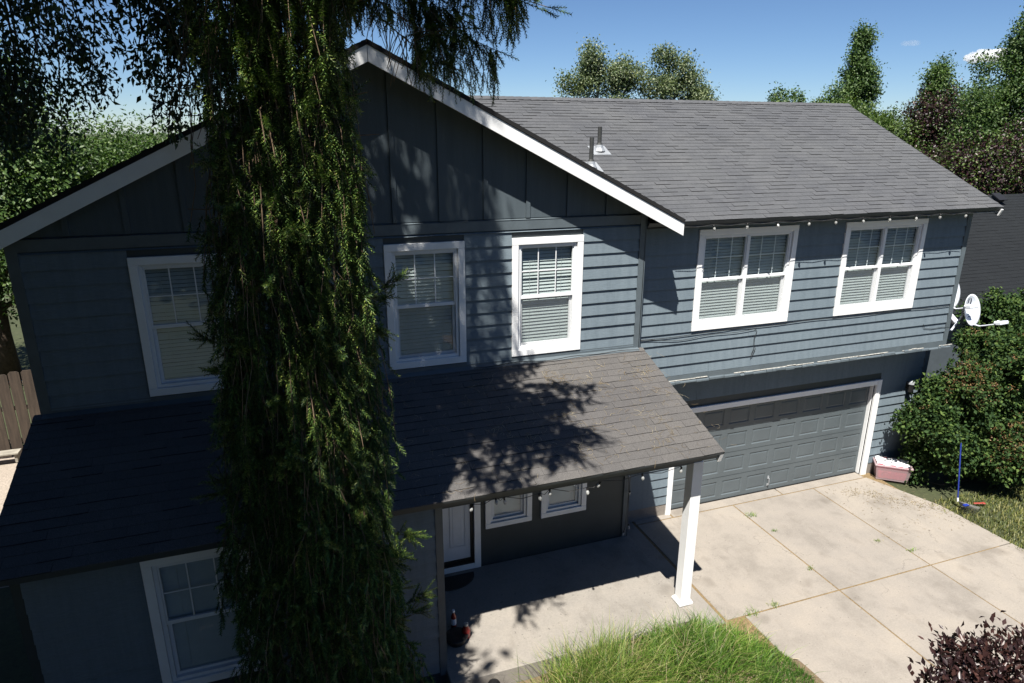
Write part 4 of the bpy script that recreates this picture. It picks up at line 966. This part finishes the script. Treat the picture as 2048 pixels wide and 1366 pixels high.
for k in range(10): spr(rg.uniform(-3.6,-2.6),rg.uniform(-1.2,.5),rg.uniform(7.6,8.6),rg.uniform(.5,.9),.17,200)
for x,y,z,L,sd_,n in sprays:
    a=rg.uniform(0,2*pi); dr_=np.array([.35*cos(a),.35*sin(a),-1]); s=rg.random(n)**.8
    base=np.array([x,y,z])+dr_*L*s[:,None]+rg.normal(size=(n,3))*sd_*(1.1-s[:,None]*.6)
    Ps.append(base); Ds.append(dr_*.8+rg.normal(size=(n,3))*.55)
    tb.tube([(x,y,z+.5),(x,y,z),tuple(np.array([x,y,z])+dr_*L*.5),tuple(np.array([x,y,z])+dr_*L)],[.012,.008,.005,.002],4)
Ps=np.concatenate(Ps); Ds=np.concatenate(Ds); n=len(Ps); V,F=leaves(Ps,Ds,rg.normal(size=(n,3)),.078*rg.uniform(.6,1.35,n),.036*rg.uniform(.7,1.3,n))
o=link('hanging_sprays',tri_mesh('hanging_sprays',V,F,M_leafd),bt,(7.2,4.0,.05)); o['kind']='stuff'
limbs(bt,(-7.2,-4.0,-.05),(-5.0,-4.0,12.5),.32,[(-2.4,-1.5,9.4),(-1.1,-1.5,9.1),(-3.0,-.6,9.2),(-3.6,-3.4,13),(-6.5,-5.5,11),(-3.3,-5,11),(-5.4,-2.2,11.3),(-2.2,-4.3,12.6),(-7.8,-3,10)],M_bark,4)
obj('twigs',tb,M_bark,bt,(7.2,4.0,.05))['kind']='stuff'

# ------------------------------------------------------------------ shrub beside the garage
def shrub(lab,base,blobs,nc,per,seed,seedfrac=.0):
    e=empty('garden_shrub',base,lab,'shrub')
    blobs=[(b[0],b[1],b[2],b[3]*.86,b[4]*.86,b[5]*.86) for b in blobs]+tufts(blobs,46,.26,seed,1.1)
    o,c=crown('foliage',e,blobs,nc,per,.075,.078,.055,M_bush,.35,.1,seed)
    rg=np.random.default_rng(seed+1)
    # rusty seed heads on the top and outside
    foc=c[rg.choice(len(c),9,replace=False)]; dd=np.min(np.linalg.norm(c[:,None]-foc[None],axis=2),axis=1)
    k=np.argsort(-(c[:,2]*.4-c[:,1]*.6-dd*1.3+rg.normal(size=len(c))*.25))[:int(len(c)*seedfrac)]; Q=np.repeat(c[k],26,0)+rg.normal(size=(len(k)*26,3))*.045+np.array([0,0,.04])
    if len(Q):
        V,F=leaves(Q,rg.normal(size=Q.shape),rg.normal(size=Q.shape),.026,.022); q=link('seed_heads',tri_mesh('seed_heads',V,F,M_seed),e,tuple(-np.array(base))); q['kind']='stuff'
    mb=MB()
    for t in c[rg.choice(len(c),26,replace=False)]:
        b=np.array(base)+rg.normal(size=3)*np.array([.15,.15,0]); mb.tube([b,(b+t)/2+rg.normal(size=3)*.1,t],[.02,.012,.004],5)
    obj('stems',mb,M_bark,e,tuple(-np.array(base)))
    return e
shrub('large green shrub with rusty seed heads right of the garage',(13.6,-.05,-.05),[(13.3,-.15,1.55,.95,.75,1.15),(14.1,-.2,2.3,1.05,.9,1.35),(12.9,-.15,2.15,.75,.6,.75),(12.2,-.1,1.55,.5,.4,.5),(12.3,.1,2.0,.35,.35,.35),(14.9,0,1.6,1.0,.9,1.4),(13.6,-.3,.8,.9,.7,.7),(14.9,-.4,.7,.8,.6,.6),(13.2,-.75,.75,.35,.3,.3),(12.75,-.35,.75,.6,.45,.6),(13.5,-.85,1.0,.7,.5,.75),(12.35,.15,.6,.4,.4,.5),(14.3,-.9,1.1,.8,.5,.9)],4600,14,201,.13)
shrub('tall shrub with reddish tips behind the large one at right edge',(15.4,1.2,-.05),[(14.8,.9,2.9,.7,.7,.95),(15.6,1.0,3.0,.8,.8,1.0),(14.2,.6,2.7,.4,.45,.5),(16.3,1.2,2.6,.9,.9,1.3)],1700,14,211,.12)

# purple plum near the camera
tree('plum_tree','purple leaved plum tree top in the lower right foreground','tree',(6.3,-7.3,-.05),(6.1,-7.1,2.7),.09,[(6.2,-7.2,2.25,1.1,1.0,.75),(5.1,-6.75,2.38,.8,.6,.6),(4.2,-6.6,2.5,.5,.45,.45),(5.5,-6.4,2.75,.42,.4,.5),(4.95,-6.25,2.8,.28,.25,.4),(3.85,-6.45,2.74,.26,.22,.26),(3.55,-6.4,2.78,.16,.14,.16),(4.3,-6.3,2.85,.22,.2,.26),(4.7,-6.2,2.95,.2,.2,.3),(7.0,-6.8,2.6,.9,.8,.7)],2100,15,.075,.064,.034,M_plumf,seed=301,nl=24,shell=.4,droop=-.9)

# ------------------------------------------------------------------ background trees
BG='trees behind the house'
tree('leafy_tree','broad sunlit green tree low behind the left gable rake','tree',(-4.5,15,-.05),(-4.3,15,6.2),.25,[(-5.0,15.5,5.6,2.0,2.0,1.9),(-2.8,15.5,5.6,2.2,2.0,1.8),(-4.3,14.8,3.8,2.6,2.0,2.4),(-1.0,16,5.3,2.0,2,1.9),(-7,14.5,4.2,2.0,2.0,2.6)],5200,15,.26,.13,.06,M_leafy,seed=401,group=BG)
tree('leafy_tree','tall dark green tree at the left frame edge behind the roof','tree',(-8.5,14,-.05),(-8.0,14,9),.3,[(-8.2,14,7.6,1.9,2.2,2.0),(-7.0,13.8,6.2,1.5,1.8,1.8),(-9.5,13.6,5,2.0,2.2,3),(-6.6,13.4,4.3,1.4,1.8,2.2)],3000,13,.24,.14,.08,M_leaf,seed=402,group=BG)
def cone(x,y,z0,z1,r,seed,k=9,lean=0):
    rg=np.random.default_rng(seed); b=[]
    for i in range(k):
        s=i/(k-1); rr=r*(1-s)**.75*(.85+.3*rg.random())+.16; b.append((x+lean*s+rg.normal()*rr*.3,y+rg.normal()*rr*.25,z0+(z1-z0)*s-rr*.4,rr,rr,(z1-z0)/k*.95))
    return b
tree('aspen_tree','taller pale aspen at the left of the ridge pair','tree',(19.2,30,-.05),(18.9,30,11.5),.2,tufts([(18.7,30,11.2,.75,.8,.9),(17.6,30,9.8,.8,.8,.8),(19.6,30,10.5,1.0,1,1.1),(18.4,30,9.2,1.4,1,1.1),(20.6,30,10.4,.6,.7,.8),(16.9,30,8.9,.7,.7,.7),(19.6,30,8,2.2,1.4,1.4)],38,.50,7,1.1),1500,15,.27,.13,.10,M_aspen,bark=M_palebark,seed=411,group=BG,shell=.35)
tree('aspen_tree','rounder denser aspen at the right of the ridge pair','tree',(23.8,30,-.05),(23.6,30,11.3),.2,tufts([(23.3,30,10.9,1.2,1.1,1.1),(24.7,30,10.6,.95,1,1.2),(22.8,30,9.6,1.3,1.1,1.3),(24.6,30,9.2,1.4,1.1,1.1),(26.4,30.5,9.1,.9,.9,.75),(23.8,30,8,2.4,1.4,1.3)],40,.56,9,1.0),1700,15,.27,.13,.10,M_aspen,bark=M_palebark,seed=412,group=BG,shell=.35)
tree('young_poplar','left one of two small tree tips over the ridge','tree',(32.4,30,-.05),(32.4,30,9.3),.1,[(32.4,30,9.3,.5,.5,.75),(32.4,30,8,.9,.8,1)],260,12,.2,.16,.12,M_leaf,seed=421,group=BG)
tree('young_poplar','right one of two small tree tips over the ridge','tree',(33.9,30,-.05),(33.9,30,9.3),.1,[(33.9,30,9.3,.5,.5,.7),(33.9,30,8,.9,.8,1)],260,12,.2,.16,.12,M_leaf,seed=422,group=BG)
tree('poplar_tree','tall pointed poplar right of the ridge end','tree',(30.9,22,-.05),(31,22,11.6),.2,tufts(cone(31.0,22,6.8,12.0,1.3,5),26,.42,3,1.3)+cone(31.0,22,7,12.2,.7,15)+[(29.8,22,8.9,.7,.8,.9),(29.2,22,7.8,1.2,1.2,1)],2200,15,.2,.12,.085,M_leaf,seed=431,group=BG,shell=.35)
tree('leafy_tree','bright round green tree below the pointed poplar','tree',(29,18.5,-.05),(29,18.5,7),.2,tufts([(26.2,18.5,7.2,1.4,1.4,1.3),(28.2,18.5,6.9,1.5,1.5,1.6)],16,.5,12)+[(26.2,18.5,7.0,1.2,1.4,1.2),(28.2,18.5,6.7,1.3,1.5,1.5),(29.6,18.3,6.3,1.3,1.5,1.8),(27.4,18.5,5.2,2.2,1.6,2.2),(29.4,18.0,4.6,1.2,1.4,1.4)],3600,15,.2,.12,.09,M_leaf2,seed=432,group=BG)
tree('purple_leaf_tree','dark purple leaved tree behind the right roof rake','tree',(32.2,18,-.05),(32.4,18,8.4),.2,tufts([(31.6,18,7.9,.9,.9,1.0),(32.8,18,7.2,1.8,1.6,1.9),(34.2,18,7,1.2,1.2,1.5)],30,.45,6,1.5)+[(32.6,18,6.4,1.6,1.4,1.6),(34.2,18,6.2,1.2,1.2,1.4),(32.0,17.6,5.0,2.0,1.6,2.0),(34.5,17.6,4.8,1.8,1.5,2.0)],2900,12,.2,.12,.075,M_plum,seed=441,group=BG,shell=.35,mats2=M_leaf,frac2=.25)
tree('purple_leaf_tree','low wide purple bush tree over the neighbour roof','tree',(32.5,13.5,-.05),(32.5,13.5,5),.2,[(27.0,13.8,5.0,1.3,1.2,1.5),(29.5,13.5,5.6,1.8,1.4,1.6),(32.0,13.5,5.8,1.8,1.5,2.2),(34.5,13.5,5.2,2,1.5,2)],2900,13,.2,.12,.08,M_plum,seed=442,group=BG,shell=.35,mats2=M_leaf2,frac2=.35)
tree('poplar_tree','slim green poplar rising out of the purple tree','tree',(33.2,18.6,-.05),(33.2,18.6,10.2),.15,tufts(cone(33.1,18.5,5.8,10.5,1.2,8),24,.4,4,1.4)+cone(33.1,18.5,6,10.8,.55,18)+[(35.0,18.6,8.3,.6,.6,.9)],1700,14,.18,.115,.08,M_leaf,seed=443,group=BG,shell=.35)
tree('poplar_tree','tallest poplar leaning at the right frame edge','tree',(31.6,14,-.05),(32.3,14,11.2),.2,tufts(cone(31.8,14,5.0,12.0,1.7,9,10,.5),34,.5,5,1.4)+cone(31.8,14,5,12.2,.9,19,9,.5)+[(30.4,14,8.6,.7,.7,1.0),(30.2,14,7.2,.8,.8,1.2),(33.0,14,8.5,1.4,1.3,2)],3300,15,.2,.115,.08,M_leaf,seed=444,group=BG,shell=.35)
e=empty('distant_wood_and_added_belts',(20,60,-.05),'far belt of green trees on the horizon, plus unseen belts added to block sky','wood')
bl=[(x,60+8*sin(x),1.5,6,5,3.2+1.2*sin(x*.9)) for x in np.arange(-60,140,6)]
bl+=[(x,-34+3*sin(x),5,4.5,4,7+1.2*sin(x*.9)) for x in np.arange(-45,60,5)]+[(-30+2*sin(y),y,5,4,4.5,7) for y in np.arange(-30,10,5)]+[(48+2*sin(y),y,5,4,4.5,7) for y in np.arange(-30,-6,5)]  # unseen belts beside and behind the camera, added to block low sky light
o,c=crown('trees',e,bl,8500,8,.8,.85,.6,M_leafd,.5,.2,501); e['kind']='stuff'

# ------------------------------------------------------------------ neighbour house
N=empty('neighbour_house',(24,8,-.05),'neighbouring house with dark shingle roof beyond the wing','house')
na=math.atan((5.15-2.45)/4.4); nr=4.4/cos(na)
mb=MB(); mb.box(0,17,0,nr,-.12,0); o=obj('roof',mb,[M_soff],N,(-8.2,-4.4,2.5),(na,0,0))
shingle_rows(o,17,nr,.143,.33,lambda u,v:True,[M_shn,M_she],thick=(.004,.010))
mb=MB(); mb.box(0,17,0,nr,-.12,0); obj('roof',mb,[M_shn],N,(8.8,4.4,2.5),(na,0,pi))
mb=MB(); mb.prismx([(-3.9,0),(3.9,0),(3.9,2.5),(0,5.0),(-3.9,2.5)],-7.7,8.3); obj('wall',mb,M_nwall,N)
mb=MB(); mb.box(-.16,.16,-.15,.15,0,.10); mb.box(-.2,.2,-.2,.2,.10,.13); obj('roof_vent',mb,M_dark,N,(-.35,-.35,5.08),(na,0,0))
for k in range(1,3):
    mb=MB(); mb.box(-.5,.5,-.03,0,0,1.1); w_=obj('window',mb,M_white,N,(-6.6+k*4,-3.9,.9)); mb=MB(); mb.quad((-.42,-.034,.08),(.42,-.034,.08),(.42,-.034,1.02),(-.42,-.034,1.02)); obj('pane',mb,M_glass,w_)

# ------------------------------------------------------------------ clouds
def cloud(lab,c,parts,s,dens):
    import bmesh
    bm=bmesh.new()
    for (x,y,z,r) in parts:
        q=bmesh.ops.create_icosphere(bm,subdivisions=3,radius=r)
        for v in q['verts']:
            p=v.co/r; k=1+.10*sin(p.x*7+x)+.09*sin(p.z*9+z)+.08*sin(p.y*8)
            v.co=Vector((p.x*r*1.6*k+x,p.y*r*k+y,p.z*r*.62*k+z))
    me=bpy.data.meshes.new('cloud'); bm.to_mesh(me); bm.free()
    M=bpy.data.materials.new('cloud_volume'); M.use_nodes=True; t=M.node_tree; t.nodes.remove(t.nodes['Principled BSDF'])
    v=t.nodes.new('ShaderNodeVolumePrincipled'); v.inputs['Density'].default_value=dens; v.inputs['Color'].default_value=(1,1,1,1); v.inputs['Anisotropy'].default_value=.2
    ln(t,v.outputs[0],t.nodes['Material Output'].inputs['Volume']); me.materials.append(M)
    o=bpy.data.objects.new('cloud',me); C.objects.link(o); o.location=c; o.scale=(s,s,s); tag(o,lab,'cloud','clouds')
    m_=o.modifiers.new('r','REMESH'); m_.mode='VOXEL'; m_.voxel_size=1.2
cloud('larger white cloud low at the right beside the tall poplar',(1085,800,121),[(-34,8,-2,13),(-14,4,1,16),(8,0,3,17),(28,-6,1,15),(45,-12,0,12),(60,-16,-1,10)],1,.08)
cloud('small faint cloud wisp left of the larger cloud',(905,800,132),[(-8,0,0,6),(4,-2,1,7)],1,.014)
